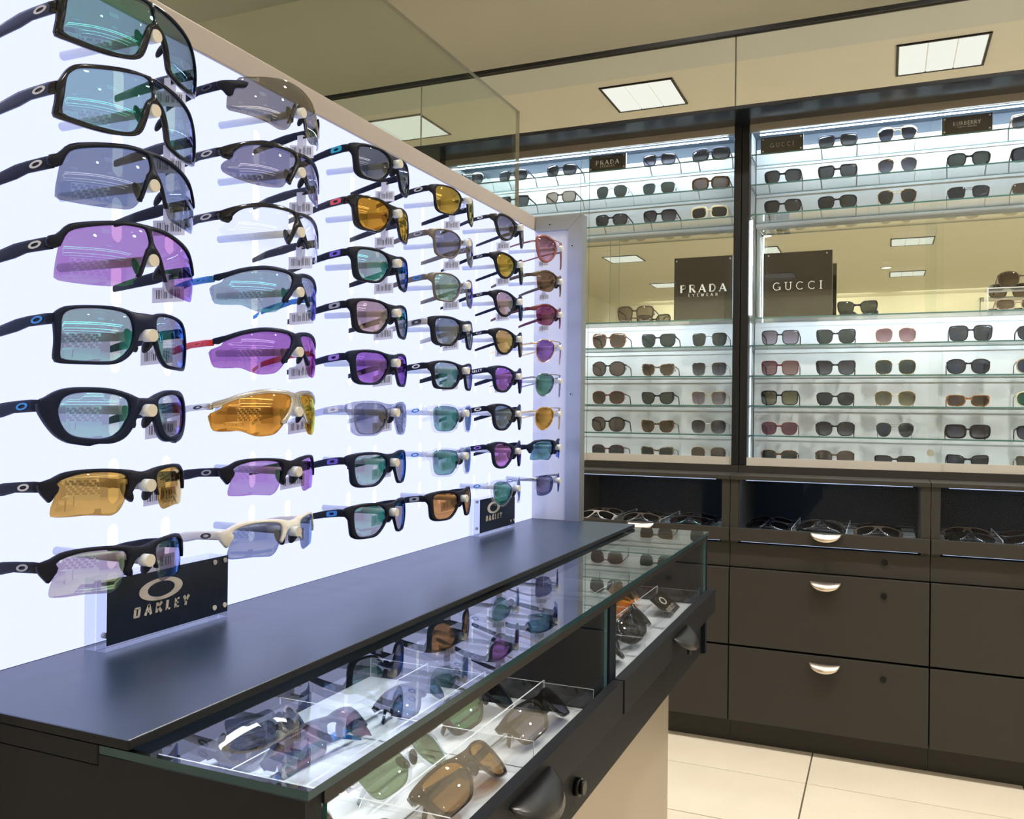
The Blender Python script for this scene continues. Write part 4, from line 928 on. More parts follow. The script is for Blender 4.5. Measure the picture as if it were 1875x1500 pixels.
# ------------------------------------------------------------------ sunglasses on the pegs
K = lens
LN = {
 'tealgrey': K('teal_grey', (.22, .26, .25), (.15, .9, .8), (.3, .5, .8), .16), 'tealgrey2': K('teal_grey_light', (.34, .41, .41), (.15, .9, .8), (.4, .4, .8), .14),
 'smokeblue': K('smoke_blue', (.19, .225, .28), (.8, .8, .9), None, .10), 'pinkviolet': K('pink_violet', (.46, .22, .43), (.2, .9, .6), (.3, .3, .9), .10),
 'tealmirror': K('teal_mirror', (.40, .34, .33), (.1, .75, .85), (.08, .3, .9), .30), 'icemirror': K('ice_mirror', (.42, .42, .44), (.2, .8, .8), (.35, .2, .85), .25),
 'amber': K('amber', (.46, .26, .06), (1, .75, .35), (.9, .8, .4), .20), 'rosegreen': K('rose_green', (.50, .37, .42), (.6, .95, .7), (.15, .4, .9), .22),
 'smoke': K('smoke', (.17, .17, .18), (1, .95, .85), None, .14), 'lilacgrey': K('lilac_grey', (.18, .18, .24), (.9, .85, .95), None, .12), 'clear': K('clear', (.95, .96, .97), (1, 1, 1), None, .05),
 'tealblue': K('teal_blue', (.38, .38, .38), (.15, .65, .9), (.25, .25, .9), .24), 'violet': K('violet', (.36, .14, .37), (.6, .5, .95), (.7, .3, .7), .14),
 'fire': K('fire', (.48, .18, .02), (1, .62, .2), (.75, .85, .15), .30), 'fire2': K('fire_green', (.40, .22, .02), (1, .45, .12), (.95, .7, .2), .30),
 'orchid': K('orchid', (.46, .24, .46), (.3, .9, .6), (.5, .3, .8), .10), 'slate': K('slate_blue', (.24, .27, .36), (.7, .75, .85), (.3, .5, .7), .14),
 'black': K('black_smoke', (.06, .07, .09), (.85, .9, .95), None, .14), 'sapphire': K('sapphire', (.40, .36, .32), (.15, .8, .95), (.05, .22, .95), .30),
 'roseteal': K('rose_teal', (.36, .25, .27), (.9, .75, .85), (.1, .55, .8), .25), 'purple': K('purple', (.28, .12, .39), (.5, .3, 1), (.35, .15, .85), .25),
 'greylilac': K('grey_lilac', (.18, .19, .26), (.8, .8, .9), None, .10), 'jade': K('jade', (.44, .37, .36), (.1, .65, .85), (.05, .25, .9), .28), 'gold': K('gold', (.24, .14, .02), (1, .75, .2), (.8, .85, .45), .32),
 'greyflat': K('flat_grey', (.17, .165, .20), (.75, .75, .85), None, .10), 'greenviolet': K('green_violet', (.30, .32, .24), (.35, .75, .75), (.25, .2, .9), .28), 'steel': K('steel', (.13, .17, .22), (.8, .85, .9), None, .16),
 'bronze': K('bronze', (.48, .22, .07), (.8, .6, .4), None, .10), 'greygrad': K('grey_fade', (.06, .06, .08), (.9, .9, .95), None, .10, grad=(.34, .34, .38)), 'yellowgold': K('yellow_gold', (.30, .18, .02), (1, .8, .25), (.7, .9, .35), .30),
 'rosegold': K('rose_gold', (.36, .22, .10), (1, .8, .4), (.8, .85, .5), .30), 'greyblue': K('grey_blue', (.10, .15, .20), (.7, .8, .9), None, .12), 'violet2': K('violet_pink', (.44, .19, .45), (.6, .35, .95), (.4, .2, .9), .18),
 'pinkgrad': K('pink_fade', (.14, .05, .06), (1, .8, .8), None, .10, grad=(.58, .32, .42)), 'brown': K('brown', (.16, .085, .045), (.9, .75, .6), None, .09), 'magenta': K('magenta', (.21, .035, .10), (.9, .6, .8), None, .09),
 'violetblue': K('violet_blue', (.18, .10, .34), (.5, .3, 1), (.3, .2, .9), .28), 'deepteal': K('deep_teal', (.10, .14, .12), (.2, .7, .8), (.15, .25, .85), .25), 'bronzegold': K('bronze_gold', (.24, .12, .02), (1, .7, .3), None, .25),
 'blueteal': K('blue_teal', (.16, .26, .36), (.2, .6, .9), (.2, .25, .9), .25), 'indigo': K('indigo', (.12, .13, .24), (.35, .35, .9), (.2, .3, .8), .22), 'aqua': K('aqua', (.20, .24, .28), (.15, .7, .85), (.1, .3, .9), .26)}
G1 = 'sport sunglasses on the lit peg wall'
COLN = ['nearest peg column', 'second peg column', 'third peg column', 'fourth peg column', 'fifth peg column', 'last peg column beside the wing']
ROWN = ['top row', 'second row', 'third row', 'fourth row', 'fifth row', 'sixth row', 'seventh row', 'bottom row']
WALL = [
 [('shield_full', 'f_gloss', 'tealgrey', 'l_silver', 'black full-rim shield sunglasses with darker teal-grey lens'), ('shield_full', 'f_gloss', 'tealgrey2', 'l_silver', 'black full-rim shield sunglasses with pale teal-grey lens'),
  ('shield_half', 'f_black', 'smokeblue', 'l_silver', 'black half-rim shield sunglasses with slate-blue lens'), ('shield_half', 'f_black', 'pinkviolet', 'l_silver', 'black half-rim shield sunglasses with pink-violet lens'),
  ('big_rect', 'f_navy', 'tealmirror', 'l_blue', 'large squared black sunglasses with teal mirror lenses'), ('wrap_pear', 'f_navy', 'icemirror', 'l_blue', 'chunky black wraparound sunglasses with icy mirror lenses'),
  ('half_sport', 'f_black', 'amber', 'l_silver', 'black half-rim wrap sunglasses with amber lenses'), ('half_sport', 'f_black', 'rosegreen', 'l_grey', 'black half-rim wrap sunglasses with rose lenses')],
 [('rimless_shield', 'f_black', 'smoke', 'l_black', 'frameless smoke visor sunglasses, black arms'), ('bar_shield', 'f_gloss', 'lilacgrey', 'l_silver', 'black browline shield sunglasses with lilac-grey lens'),
  ('bar_shield', 'f_gloss', 'clear', 'l_silver', 'black browline shield glasses with clear lens'), ('blade_shield', 'f_navy', 'tealblue', 'l_blue', 'black blade shield sunglasses, blue arms, teal lens'),
  ('blade_shield', 'f_navy', 'violet', 'l_red', 'black blade shield sunglasses, red-tipped arms, violet lens'), ('blade_shield', 'f_silver', 'fire', 'l_black', 'grey blade shield sunglasses with orange fire lens'),
  ('half_sport', 'f_black', 'orchid', 'l_grey', 'black half-rim wrap sunglasses with orchid lenses'), ('half_sport', 'f_white', 'slate', 'l_black', 'off-white half-rim wrap sunglasses with slate lenses')],
 [('square', 'f_black', 'black', 'l_teal', 'square black sunglasses with black lenses and teal emblem'), ('square', 'f_gloss', 'fire2', 'l_red', 'square black sunglasses with orange-green mirror lenses, red emblem'),
  ('square', 'f_black', 'sapphire', 'l_violet', 'square black sunglasses with sapphire mirror lenses'), ('square', 'f_black', 'roseteal', 'l_grey', 'square black sunglasses with rose-teal lenses'),
  ('square', 'f_navy', 'purple', 'l_purple', 'square black sunglasses with purple lenses and emblem'), ('square', 'f_smoke', 'greylilac', 'l_white', 'clear-fronted grey square sunglasses with lilac-grey lenses'),
  ('square', 'f_navy', 'jade', 'l_violet', 'square black sunglasses with jade lenses and violet emblem'), ('square', 'f_black', 'jade', 'l_blue', 'square black sunglasses with jade lenses and blue emblem')],
 [('metal_square', 'f_black', 'gold', 'l_silver', 'thin black square sunglasses with gold mirror lenses'), ('metal_square', 'f_taupe', 'greyflat', 'l_grey', 'thin taupe square sunglasses with grey lenses'),
  ('metal_square', 'f_taupe', 'greenviolet', 'l_blue', 'thin taupe square sunglasses with green-violet lenses'), ('square', 'f_black', 'steel', 'l_black', 'square black sunglasses with pale grey arms'),
  ('slim_square', 'f_black', 'tealblue', 'l_white', 'slim square black sunglasses with teal-blue lenses'), ('slim_square', 'f_clear', 'aqua', 'l_blue', 'clear-framed square sunglasses, aqua lenses'),
  ('slim_square', 'f_clear', 'aqua', 'l_blue', 'clear-framed square sunglasses, aqua lenses'), ('square', 'f_black', 'bronze', 'l_grey', 'square black sunglasses with bronze-brown lenses')],
 [('round', 'f_gloss', 'greygrad', 'l_white', 'rounded black sunglasses with fading grey lenses'), ('round', 'f_black', 'yellowgold', 'l_grey', 'rounded black sunglasses with yellow-gold lenses'),
  ('round', 'f_black', 'roseteal', 'l_grey', 'rounded black sunglasses with rose-teal lenses'), ('round', 'f_black', 'rosegold', 'l_grey', 'rounded black sunglasses with rose-gold lenses'),
  ('panto', 'f_navy', 'purple', 'l_white', 'rounded black sunglasses with purple lenses, white arm lettering'), ('panto', 'f_black', 'greyblue', 'l_white', 'rounded black sunglasses with grey-blue lenses, white emblem'),
  ('panto', 'f_navy', 'violet2', 'l_purple', 'rounded black sunglasses with pink-violet lenses'), ('panto', 'f_clear', 'aqua', 'l_blue', 'rounded clear-framed sunglasses with blue lenses')],
 [('round_bar', 'f_rose', 'pinkgrad', 'l_gold', 'rose-framed double-bridge sunglasses with pink lenses'), ('semi_rim', 'f_brown', 'brown', 'l_grey', 'half-rim sunglasses with brown lenses'),
  ('semi_rim', 'f_wine', 'magenta', 'l_grey', 'half-rim sunglasses with magenta lenses'), ('aviator', 'f_gold', 'violetblue', 'l_gold', 'gold aviator sunglasses with violet lenses'),
  ('aviator', 'f_metal', 'deepteal', 'l_silver', 'silver aviator sunglasses with teal lenses'), ('aviator', 'f_gold', 'bronzegold', 'l_gold', 'gold aviator sunglasses with bronze lenses'),
  ('half_sport', 'f_navy', 'blueteal', 'l_blue', 'black half-rim wrap sunglasses with blue lenses'), ('rimless_rect', 'f_metal', 'indigo', 'l_silver', 'rimless rectangular sunglasses with indigo lenses')]]
TEMP = {(0, 4): None, (1, 3): 'f_blue', (1, 4): 'f_red', (1, 5): 'f_silver', (2, 5): 'f_smoke', (3, 3): 'f_grey'}
def sport(c, r):
    style, fr, ln, lg, lab = WALL[c][r]
    s = ST[style]; y, z = PEGS[c][r]
    xf = -.6075 + s.get('xf', 0) / 1000
    where = ROWN[r] + ', ' + COLN[c]
    g = sunglasses(style, (xf, y, z + .005), lab + ', ' + where, G1, fr, TEMP.get((c, r)), LN[ln], lg)
    if (c, r) == (4, 4):      # white lettering along the arm instead of the ring emblem
        tmp = [o for o in g.children if o.name.startswith('temple')]
        for o in tmp:
            for e in list(o.children): bpy.data.objects.remove(e)
        hx = bend(s['hinge'][0], s['hinge'][1], 0, s['R'])
        for o, sg in zip(tmp, (-1, 1)):
            bm = bmesh.new(); word(bm, 'OAKLEY', .26, .16, False, .0042, .0012, (hx.x - .024, hx.y * (-sg if hx.y > 0 else 1) * (1 if sg < 0 else -1), hx.z - .0022), (sg * -1, 0, .0), (0, 0, 1), (0, sg, 0), sx=.95)
            for v in bm.verts: v.co.y = sg * (abs(hx.y) * .998 + .0021) + (sg * .0003 if abs(v.co.y) > abs(hx.y) else 0); v.co.z += (v.co.x - (hx.x - .024)) * .17
            obj('lettering', bm, 'l_white', o, local=True)
    return g
for c in range(6):
    for r in range(8): sport(c, r)

# ================================================================== FRONT COUNTER AND SHOWCASE
co = bmesh.new()
box(co, PX + .0005, -.487, .455, 1.800, -.2415, -.234, bev=.0014)
counter = obj('countertop', co, ['counter', 'lam2'], label='long black laminate countertop in front of the lit peg wall', cat='countertop')
for p_ in counter.data.polygons: p_.material_index = 0 if p_.normal.z > .5 else 1
sc = thing('showcase', (-.5, 1.1, FL), 'long black showcase with glass top and pull-out sunglass trays', 'showcase')
bx('counter_core', (PX + .001, -.517, .4555, 1.7995, -.2565, -.242), 'lam2', sc, bev=.001)
slab('glass_top', (-.5165, -.3345, .4565, 1.818, -.2485, -.2425), 'z', ('glasstop', 'edgedark'), sc)
bx('end_panel', (-.72, -.3365, .456, .474, -.492, -.2572), 'lam2', sc)
bx('end_panel', (-.5165, -.3365, .456, .474, -.2572, -.249), 'lam2', sc)
bx('end_panel', (-.72, -.3365, 1.800, 1.816, -.492, -.249), 'lam_navy', sc)
bx('partition', (-.70, -.3365, 1.122, 1.150, -.405, -.249), 'lam_navy', sc)
bx('back_board', (-.72, -.705, .475, 1.799, -.405, -.2570), 'lam_navy', sc)
bx('glass_rail', (-.3430, -.3348, .4745, 1.799, -.2575, -.2490), 'black', sc)
MT['ledw'] = emit('tray_led_strip', (.86, .93, 1.0), 22.0)
bx('light_strip', (-.62, -.60, .49, 1.11, -.2605, -.257), 'ledw', sc); bx('light_strip', (-.62, -.60, 1.16, 1.79, -.2605, -.257), 'ledw', sc)
slab('front_glass', (-.3405, -.3365, .480, 1.110, -.372, -.2580), 'x', ('glassar', 'edge'), sc)
slab('front_glass', (-.3405, -.3365, 1.152, 1.797, -.372, -.2580), 'x', ('glassar', 'edge'), sc)
bx('case_floor', (-.72, -.345, .475, 1.799, -.415, -.405), 'lam_navy', sc)
bx('body_panel', (-.72, -.345, .475, 1.799, -.492, -.4155), 'lam2', sc)
def handle_x(cy, x, z, parent, m='black', w=.052, d=.03):
    bm = bmesh.new(); pull(bm, 0, 0, 0, w, d)
    bmesh.ops.rotate(bm, verts=bm.verts, cent=(0, 0, 0), matrix=Matrix.Rotation(math.radians(90), 3, 'Z'))
    bmesh.ops.translate(bm, verts=bm.verts, vec=(x, cy, z)); return obj('handle', bm, m, parent)
MT['hblack'] = pbr('black_pull', (.012, .012, .013), .3)
for (ya, yb, ex, hy) in ((.478, 1.1355, 0, .802), (1.1385, 1.818, .0015, 1.478)):
    d = bx('tray_drawer', (-.3355, -.3210 + ex, ya, yb, -.406, -.360), 'lam2', sc, bev=.0008)
    handle_x(hy, -.3210 + ex, -.373, d, 'hblack')
bx('tray_runner', (-.69, -.345, .48, .484, -.4, -.378), 'acryledge', sc)
for ly in (1.012,):
    bm = bmesh.new(); cyl(bm, (-.345, ly, -.458), (-.338, ly, -.458), .011, n=24); cyl(bm, (-.338, ly, -.458), (-.333, ly, -.458), .0085, n=20); obj('lock', bm, 'lock', sc)
bm = bmesh.new(); cyl(bm, (-.3195, 1.56, -.408), (-.3195, 1.56, -.43), .004, n=12); obj('lock', bm, 'lock', sc)
bx('pedestal', (-.72, -.400, .52, 1.752, FL, -.492), 'pedestal', sc)
# trays
for (ya, yb, ys, nm) in ((.486, 1.09, (.683, .880), 0), (1.160, 1.79, (1.36, 1.56), 1)):
    tr = bx('tray', (-.690, -.348, ya, yb, -.393, -.389), 'tray', sc)
    acrylic_grid(tr, -.689, -.349, ys, ya + .001, yb - .001, (-.4175, -.505, -.595) if nm == 0 else (-.4345, -.53), -.389, -.358)
    for (a, b, c, d) in ((-.690, -.348, ya, ya + .002), (-.690, -.348, yb - .002, yb)): slab('tray_end', (a, b, c, d, -.389, -.362), 'y', ('acryl', 'acryledge'), tr)
# sunglasses lying folded in the trays
FB = {'green': K('green_mirror', (.10, .14, .14), (.25, .95, .45), (.2, .4, .9), .25), 'olive': K('olive_blue', (.20, .26, .15), (.5, .85, .75), (.3, .7, .9), .18), 'tan': K('tan_brown', (.36, .17, .035), (.9, .8, .6), None, .08),
      'greyfade': K('grey_blue_fade', (.09, .085, .10), (.9, .9, 1), None, .10, grad=(.17, .19, .30)), 'orange': K('orange_shield', (.85, .30, .02), (1, .6, .3), None, .08), 'dk': K('dark_grey', (.10, .11, .13), (.9, .9, 1), None, .1),
      'bluem': K('blue_flash', (.12, .18, .34), (.25, .5, 1), (.3, .3, .9), .3), 'plum': K('plum', (.28, .12, .16), (.3, .8, .7), (.7, .3, .5), .18)}
GT = 'sunglasses lying in the showcase trays'
def lying(style, x, y, ang, pit, lab, fr, ln, z=-.389, temple=None, sc_=1.0, group=GT):
    """front tipped back by pit degrees and turned by ang about the vertical"""
    P, s, vmin = parts_of(style, True)
    up = math.radians(pit)
    rm = Matrix.Rotation(math.radians(ang), 4, 'Z') @ Matrix.Rotation(-up, 4, 'Y')
    # lowest point of the meshes after the rotation rests on the tray
    lo = 9
    for n_, me, k_, sb in P:
        if k_ == 'tag': continue
        for v in me.vertices: lo = min(lo, (rm @ v.co).z)
    return sunglasses(style, (x, y, z + .0006 - lo * sc_), lab, group, fr, temple, ln, rot=rm.to_euler(), folded=True, scale=sc_)
lying('slim_square', -.455, .785, -6, 48, 'clear-framed sunglasses with olive lenses lying in the near showcase tray', 'f_clear', FB['olive'])
lying('square', -.385, .785, -4, 50, 'translucent brown sunglasses with tan lenses at the front of the near tray', 'f_browncl', FB['tan'])
lying('square', -.465, .985, -8, 46, 'black sunglasses with green mirror lenses lying in the near tray', 'f_black', FB['green'])
lying('slim_square', -.385, .985, -4, 50, 'translucent black sunglasses with grey-blue lenses beside the tray partition', 'f_blkcl', FB['greyfade'])
lying('round', -.445, .590, 0, 46, 'brown sunglasses in the near tray behind the showcase corner post', 'f_browncl', FB['tan'])
lying('square', -.38, .588, 0, 48, 'dark sunglasses in the front corner cell of the near tray', 'f_brown', FB['dk'])
lying('half_sport', -.555, .795, -6, 46, 'black wrap sunglasses with dark plum lenses, third cell back from the front glass', 'f_black', FB['plum'], temple='f_blue')
lying('round', -.555, .985, 0, 46, 'black sunglasses with blue flash lenses near the back of the near tray', 'f_black', FB['bluem'])
lying('square', -.64, .79, 0, 46, 'black sunglasses in the back row of the near tray', 'f_black', FB['dk'])
lying('shield_half', -.460, 1.665, 2, 40, 'orange shield goggles in the far showcase tray', 'f_brown', FB['orange'])
lying('wrap_pear', -.388, 1.455, 6, 44, 'glossy black wrap sunglasses in the far showcase tray', 'f_gloss', FB['dk'])
lying('square', -.388, 1.262, 0, 48, 'glossy black sunglasses beside the partition in the far tray', 'f_gloss', FB['dk'])
lying('half_sport', -.465, 1.455, 0, 46, 'black half-rim sunglasses behind the glossy wrap pair in the far tray', 'f_black', FB['dk'])

# ------------------------------------------------------------------ sign blocks
def oakley(parent, x, yc, zc, m='silver'):
    bm = bmesh.new(); a = ((0, 1, 0), (0, 0, 1), (1, 0, 0))
    ring2(bm, (x, yc, zc + .0085), *a, .0290, .0112, .0182, .0078)
    word(bm, 'OAKLEY', .30, .17, False, .0100, .0058, (x, yc + .001, zc - .0100), *a, slant=.12, sx=.98)
    obj('lettering', bm, m, parent)
def sign_block(y0, y1, xf, lab, dy):
    t = thing('sign_block', (xf - .014, (y0 + y1) / 2, -.234), lab, 'sign')
    z0, z1 = -.2338, -.1645
    slab('acrylic_block', (xf - .0280, xf - .014, y0, y1, z0, z1), 'x', ('acryl', 'acrylside'), t)
    slab('acrylic_sheet', (xf - .012, xf, y0, y1, z0, z1), 'x', ('acryl', 'acrylside'), t)
    bx('sign_face', (xf + .0002, xf + .0008, y0 + .001, y1 - .0005, z0 + .006, z1), 'signnavy', t)
    oakley(t, xf + .0009, (y0 + y1) / 2 + dy, -.1930)
    for y in (y0 + .007, y1 - .006, y1 - .022):
        for z in (z0 + .014, z1 - .005):
            bm = bmesh.new(); cyl(bm, (xf + (.0008 if y > y0 + .02 else -.011), y, z), (xf + (.0022 if y > y0 + .02 else -.007), y, z), .0028, n=16); obj('magnet', bm, 'silver', t)
MT['acrylside'] = glass('acrylic_side', (.74, .79, .86), .12)
sign_block(.608, .775, -.682, 'near acrylic block sign with silver ring emblem on the countertop', -.0155)
sign_block(1.474, 1.642, -.699, 'far acrylic block sign under the fifth column of the peg wall', -.022)
# flat sign leaning in the far tray
rm = Matrix.Rotation(math.radians(2), 4, 'Z') @ Matrix.Rotation(math.radians(-52), 4, 'Y')
t = thing('tray_sign', (-.374, 1.69, -.3870), 'small black sign card with ring emblem lying in the far tray', 'sign')
bm = bmesh.new(); box(bm, -.002, .0, -.05, .05, 0, .05, bev=.0005); o1 = obj('card', bm, 'signblk', t, local=True)
bm = bmesh.new(); ring2(bm, (.0002, 0, .032), (0, 1, 0), (0, 0, 1), (1, 0, 0), .017, .009, .0115, .0062); word(bm, 'OAKLEY', .30, .17, False, .0095, .0035, (.0002, 0, .012), (0, 1, 0), (0, 0, 1), (1, 0, 0), slant=.12)
o2 = obj('lettering', bm, 'silver', t, local=True)
t.rotation_euler = rm.to_euler()

# ================================================================== SIGNS AND SUNGLASSES IN THE BACK CASES
def shelf_sign(x0, x1, z0, z1, y, lab, words_, m='signblk', pins=True, th=.012, texm='whiteprint'):
    t = thing('sign_plate', ((x0 + x1) / 2, y + th / 2, z0), lab, 'sign')
    slab('acrylic_block', (x0, x1, y, y + th, z0, z1), 'y', ('acryl', 'acryledge'), t)
    bx('sign_face', (x0 + .0005, x1 - .0005, y - .001, y - .0003, z0 + .0005, z1 - .0005), m, t)
    bm = bmesh.new()
    for (tx, T, tt, serif, hgt, sp, cz, sx) in words_: word(bm, tx, T, tt, serif, hgt, sp, ((x0 + x1) / 2, y - .0012, cz), (1, 0, 0), (0, 0, 1), (0, -1, 0), sx=sx)
    obj('lettering', bm, texm, t)
    if pins:
        for x in (x0 + .008, x1 - .008):
            for z in (z0 + .008, z1 - .008):
                bm = bmesh.new(); cyl(bm, (x, y - .001, z), (x, y - .004, z), .0028, n=12); obj('pin', bm, 'screw', t)
shelf_sign(-1.054, -.908, .9292, .989, 3.17, 'small black PRADA EYEWEAR sign on the top shelf'.replace('PRADA EYEWEAR ', 'eyewear ') + ' of the left case', [('PRADA', .22, .09, True, .0165, .0055, .960, 1.05), ('EYEWEAR', .12, .1, False, .0065, .0035, .945, 1)])
shelf_sign(-.414, -.270, .9292, .986, 3.17, 'small black sign at the left end of the right case top shelf', [('GUCCI', .10, .07, True, .0145, .006, .956, 1)], texm='silver')
shelf_sign(.163, .310, .9292, .987, 3.17, 'small black sign with bold sans lettering on the right case top shelf', [('BURBERRY', .16, .14, False, .0128, .0019, .962, .86), ('LONDON ENGLAND', .14, .12, False, .0042, .0008, .950, 1)])
shelf_sign(-.726, -.512, MID_Z + .0003, .582, 3.2, 'large glossy black eyewear sign standing on the mirror shelf of the left case', [('PRADA', .22, .09, True, .028, .0125, .4665, 1.05), ('EYEWEAR', .12, .1, False, .0105, .0085, .4420, 1)], 'bigsign', False)
shelf_sign(-.405, -.172, MID_Z + .0003, .580, 3.2, 'large glossy black serif sign standing on the mirror shelf of the right case', [('GUCCI', .10, .07, True, .028, .014, .4600, 1.02)], 'bigsign', False)
for t_ in [o for o in C.objects if o.name.startswith('sign_plate')][-2:]:
    for z in (.570,):
        for dx in (-.098, .098):
            lx = t_.location.x + dx
            bm = bmesh.new(); cyl(bm, (lx, 3.199, z), (lx, 3.196, z), .0028, n=12); obj('pin', bm, 'screw', t_)
FL_ = {
 'grey': K('fa_grey', (.045, .05, .058), (.9, .95, 1), None, .05), 'greyg': K('fa_grey_fade', (.035, .035, .05), (.9, .95, 1), None, .05, grad=(.22, .23, .28)), 'brown': K('fa_brown', (.06, .042, .034), (1, .9, .8), None, .05, grad=(.15, .11, .085)),
 'green': K('fa_green', (.04, .055, .055), (.9, .95, 1), None, .06), 'rose': K('fa_rose', (.20, .10, .11), (1, .9, .9), None, .05, grad=(.42, .29, .29)), 'pale': K('fa_pale', (.30, .25, .21), (1, 1, 1), None, .08), 'taupe': K('fa_taupe', (.13, .10, .095), (1, .95, .9), None, .06),
 'mauve': K('fa_mauve', (.19, .15, .18), (1, .95, 1), None, .06, grad=(.46, .40, .50)), 'bottle': K('fa_bottle', (.02, .13, .06), (.9, 1, .95), None, .06), 'pink': K('fa_pink', (.22, .10, .14), (1, .9, .95), None, .05), 'khaki': K('fa_khaki', (.12, .11, .07), (1, 1, .9), None, .06, grad=(.32, .31, .24)), 'navy': K('fa_navy', (.03, .04, .065), (.8, .9, 1), None, .07)}
LX = [-.985, -.790, -.602]          # columns of the left case
RX = [-.345, -.161, .031, .248, .430]
def rim_bottom(st):
    P, s, vmin = parts_of(st)
    lo = 9
    for n_, me, k_, sb in P:
        if k_ in ('frame', 'lens', 'temple'):
            for v in me.vertices: lo = min(lo, v.co.z)
    return lo
def shelf_pair(style, x, z, lab, fr, ln, group, temple=None, y=3.1845, sc_=1.0):
    st = 'fa_' + style; lo = rim_bottom(st)
    return sunglasses(st, (x * (3.18 / 3.22), y, z + .0006 - lo * sc_), lab, group, fr, temple, FL_[ln], rot=(0, 0, math.radians(-90)), scale=sc_)
CN = {'f_black': 'black', 'f_gloss': 'glossy black', 'f_tort': 'tortoiseshell', 'f_amber': 'amber tortoiseshell', 'f_bwtort': 'pale tortoiseshell', 'f_gold': 'gold wire', 'f_metal': 'dark wire', 'f_silver': 'silver wire', 'f_wine': 'wine-red', 'f_cream': 'cream', 'f_clear': 'clear-framed', 'f_brown': 'dark brown', 'f_beige': 'beige'}
SN = {'square': 'square', 'butterfly': 'butterfly', 'cat': 'cat-eye', 'round_big': 'big round', 'oval': 'oval', 'hex': 'angular', 'rect': 'thick-rimmed rectangular', 'wayfarer': 'trapeze', 'flattop': 'flat-top', 'aviator': 'aviator', 'wire_round': 'rounded', 'wire_square': 'squared', 'narrow': 'narrow', 'soft': 'soft-square', 'pilot': 'pilot'}
UP = {  # (case, row): [(style, x, frame, lens)]
 ('L', 0): [('aviator', -1.595, 'f_metal', 'grey'), ('wayfarer', -1.400, 'f_black', 'grey'), ('wayfarer', -1.190, 'f_black', 'grey'), ('wayfarer', -.796, 'f_black', 'greyg'), ('rect', -.602, 'f_black', 'grey')],
 ('L', 1): [('flattop', -1.395, 'f_black', 'grey'), ('soft', -1.192, 'f_brown', 'pale'), ('aviator', -.982, 'f_metal', 'green'), ('wayfarer', -.797, 'f_clear', 'green'), ('rect', -.602, 'f_tort', 'taupe')],
 ('L', 2): [('soft', -.982, 'f_black', 'grey'), ('wayfarer', -.792, 'f_black', 'greyg'), ('rect', -.605, 'f_cream', 'grey')],
 ('R', 0): [('flattop', -.161, 'f_black', 'grey'), ('aviator', .030, 'f_gold', 'navy'), ('flattop', .434, 'f_brown', 'grey')],
 ('R', 1): [('wayfarer', -.345, 'f_black', 'grey'), ('flattop', -.161, 'f_black', 'grey'), ('aviator', .031, 'f_gold', 'greyg'), ('soft', .248, 'f_black', 'green'), ('rect', .440, 'f_black', 'navy')],
 ('R', 2): [('wayfarer', -.345, 'f_black', 'grey'), ('soft', -.161, 'f_black', 'grey'), ('aviator', .031, 'f_gold', 'grey'), ('pilot', .248, 'f_black', 'navy'), ('narrow', .440, 'f_brown', 'taupe')],
 ('L', 4): [('hex', -.987, 'f_tort', 'brown'), ('butterfly', -.792, 'f_black', 'green'), ('wire_square', -.600, 'f_black', 'green')],
 ('L', 5): [('round_big', -.987, 'f_gloss', 'taupe'), ('cat', -.792, 'f_bwtort', 'brown'), ('wire_square', -.600, 'f_silver', 'greyg')],
 ('L', 6): [('oval', -.987, 'f_wine', 'brown'), ('cat', -.792, 'f_black', 'green'), ('wire_square', -.600, 'f_gold', 'mauve')],
 ('L', 7): [('round_big', -.987, 'f_black', 'taupe'), ('cat', -.792, 'f_tort', 'brown'), ('wire_round', -.600, 'f_silver', 'greyg')],
 ('L', 8): [('oval', -.987, 'f_wine', 'grey'), ('cat', -.792, 'f_bwtort', 'grey'), ('wire_round', -.600, 'f_gold', 'taupe')],
 ('R', 4): [('square', -.348, 'f_black', 'mauve'), ('butterfly', -.161, 'f_black', 'green'), ('wire_round', .031, 'f_gold', 'rose'), ('square', .258, 'f_black', 'grey'), ('soft', .455, 'f_black', 'grey')],
 ('R', 5): [('square', -.348, 'f_wine', 'rose'), ('butterfly', -.161, 'f_black', 'greyg'), ('wire_round', .031, 'f_gold', 'green'), ('oval', .252, 'f_gloss', 'navy'), ('oval', .455, 'f_beige', 'navy')],
 ('R', 6): [('square', -.348, 'f_black', 'khaki'), ('soft', -.161, 'f_gloss', 'navy'), ('wire_round', .031, 'f_gold', 'khaki'), ('narrow', .252, 'f_amber', 'brown'), ('oval', .455, 'f_cream', 'bottle')],
 ('R', 7): [('soft', -.348, 'f_wine', 'pink'), ('oval', -.161, 'f_black', 'greyg'), ('aviator', .031, 'f_metal', 'navy'), ('rect', .252, 'f_gloss', 'greyg'), ('soft', .455, 'f_black', 'greyg')],
 ('R', 8): [('soft', -.348, 'f_tort', 'green'), ('oval', -.161, 'f_brown', 'taupe'), ('narrow', .031, 'f_gloss', 'grey'), ('cat', .252, 'f_black', 'navy'), ('cat', .455, 'f_brown', 'khaki')]}
RZ = {0: .929, 1: .822, 2: .716, 4: .2505, 5: .1425, 6: .0365, 7: -.069, 8: -.168}
RN = {0: 'top shelf', 1: 'second shelf', 2: 'third shelf', 4: 'first shelf under the mirror', 5: 'second shelf under the mirror', 6: 'third shelf under the mirror', 7: 'fourth shelf under the mirror', 8: 'bottom deck'}
OR = ['first', 'second', 'third', 'fourth', 'fifth', 'sixth']
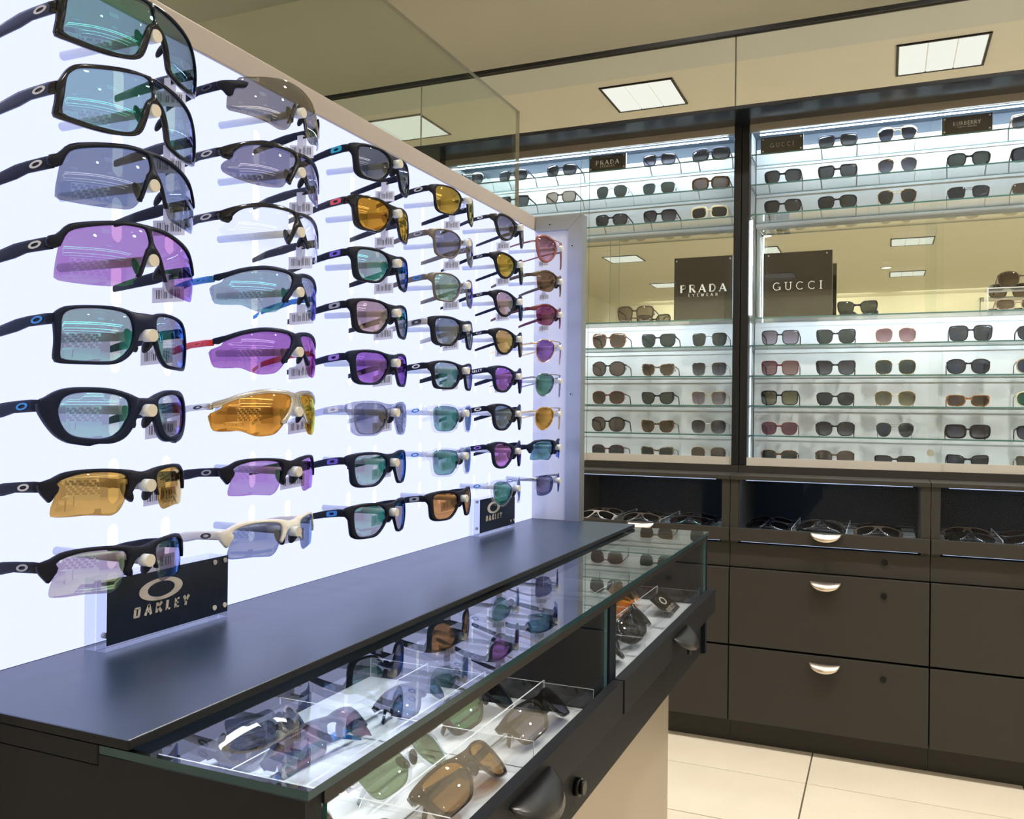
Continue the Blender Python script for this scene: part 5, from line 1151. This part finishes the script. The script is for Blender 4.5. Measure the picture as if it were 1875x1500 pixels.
for (cs, row), items in UP.items():
    for i, (st, x, fr, ln) in enumerate(items):
        case = 'left case' if cs == 'L' else 'right case'
        lab = '%s %s sunglasses, %s from left, %s, %s' % (CN[fr], SN[st], OR[i], RN[row], case)
        shelf_pair(st, x, RZ[row], lab, fr, ln, 'sunglasses on the shelves of the ' + case, sc_=.94 if row > 3 else .97)
# mirror shelf pairs
shelf_pair('hex', -.885, MID_Z, 'large angular brown sunglasses on the mirror shelf, left of the large sign', 'f_brown', 'pale', 'sunglasses on the mirror shelves', y=3.19, sc_=1.0)
shelf_pair('cat', -.092, MID_Z, 'black cat-eye sunglasses on the mirror shelf, right of the large sign', 'f_black', 'green', 'sunglasses on the mirror shelves', y=3.19, sc_=.98)
t = thing('display_riser', (.42, 3.22, MID_Z), 'clear acrylic riser on the mirror shelf of the right case', 'riser')
for nm, dm, bg in (('riser_top', (.30, .56, 3.172, 3.27, .418, .421), 'z'), ('riser_leg', (.30, .303, 3.172, 3.27, MID_Z + .0005, .418), 'x'), ('riser_leg', (.557, .56, 3.172, 3.27, MID_Z + .0005, .418), 'x')):
    slab(nm, dm, bg, ('acryl', 'acryledge'), t)
shelf_pair('oval', .405, .421, 'glossy dark brown sunglasses on top of the clear riser', 'f_brown', 'brown', 'sunglasses on the mirror shelves', y=3.19)
shelf_pair('narrow', .395, MID_Z, 'tan sunglasses standing underneath the clear riser', 'f_beige', 'taupe', 'sunglasses on the mirror shelves', y=3.20, sc_=.95)

# ------------------------------------------------------------------ sunglasses in the trays of the base cabinets
k = 0
TS = [('square', 'f_brown', 'dk'), ('half_sport', 'f_gloss', 'dk'), ('slim_square', 'f_gloss', 'dk'), ('round', 'f_gloss', 'dk'), ('panto', 'f_brown', 'dk'), ('square', 'f_gloss', 'plum')]
CABN = ['hidden far cabinet', 'partly hidden cabinet', 'fully visible cabinet', 'picture-edge cabinet']
for m, (a, b) in enumerate(mods):
    if m == 0: continue
    for r, y in enumerate((3.035, 3.15)):
        for c in range(3):
            st, fr, ln = TS[(k * 5 + m) % 6] if k else ('square', 'f_beige', 'dk'); k += 1
            nm = {'f_beige': 'beige', 'f_gloss': 'glossy black', 'f_brown': 'brown'}[fr]
            lying(st, a + .114 + c * .166 + (.01 if c == 2 else 0), y, -90, 58, '%s folded sunglasses, %s cell of the %s tray row, %s' % (nm, OR[c], 'front' if r == 0 else 'rear', CABN[m]), fr, FB[ln], z=-.398, group='folded sunglasses in the cabinet trays')
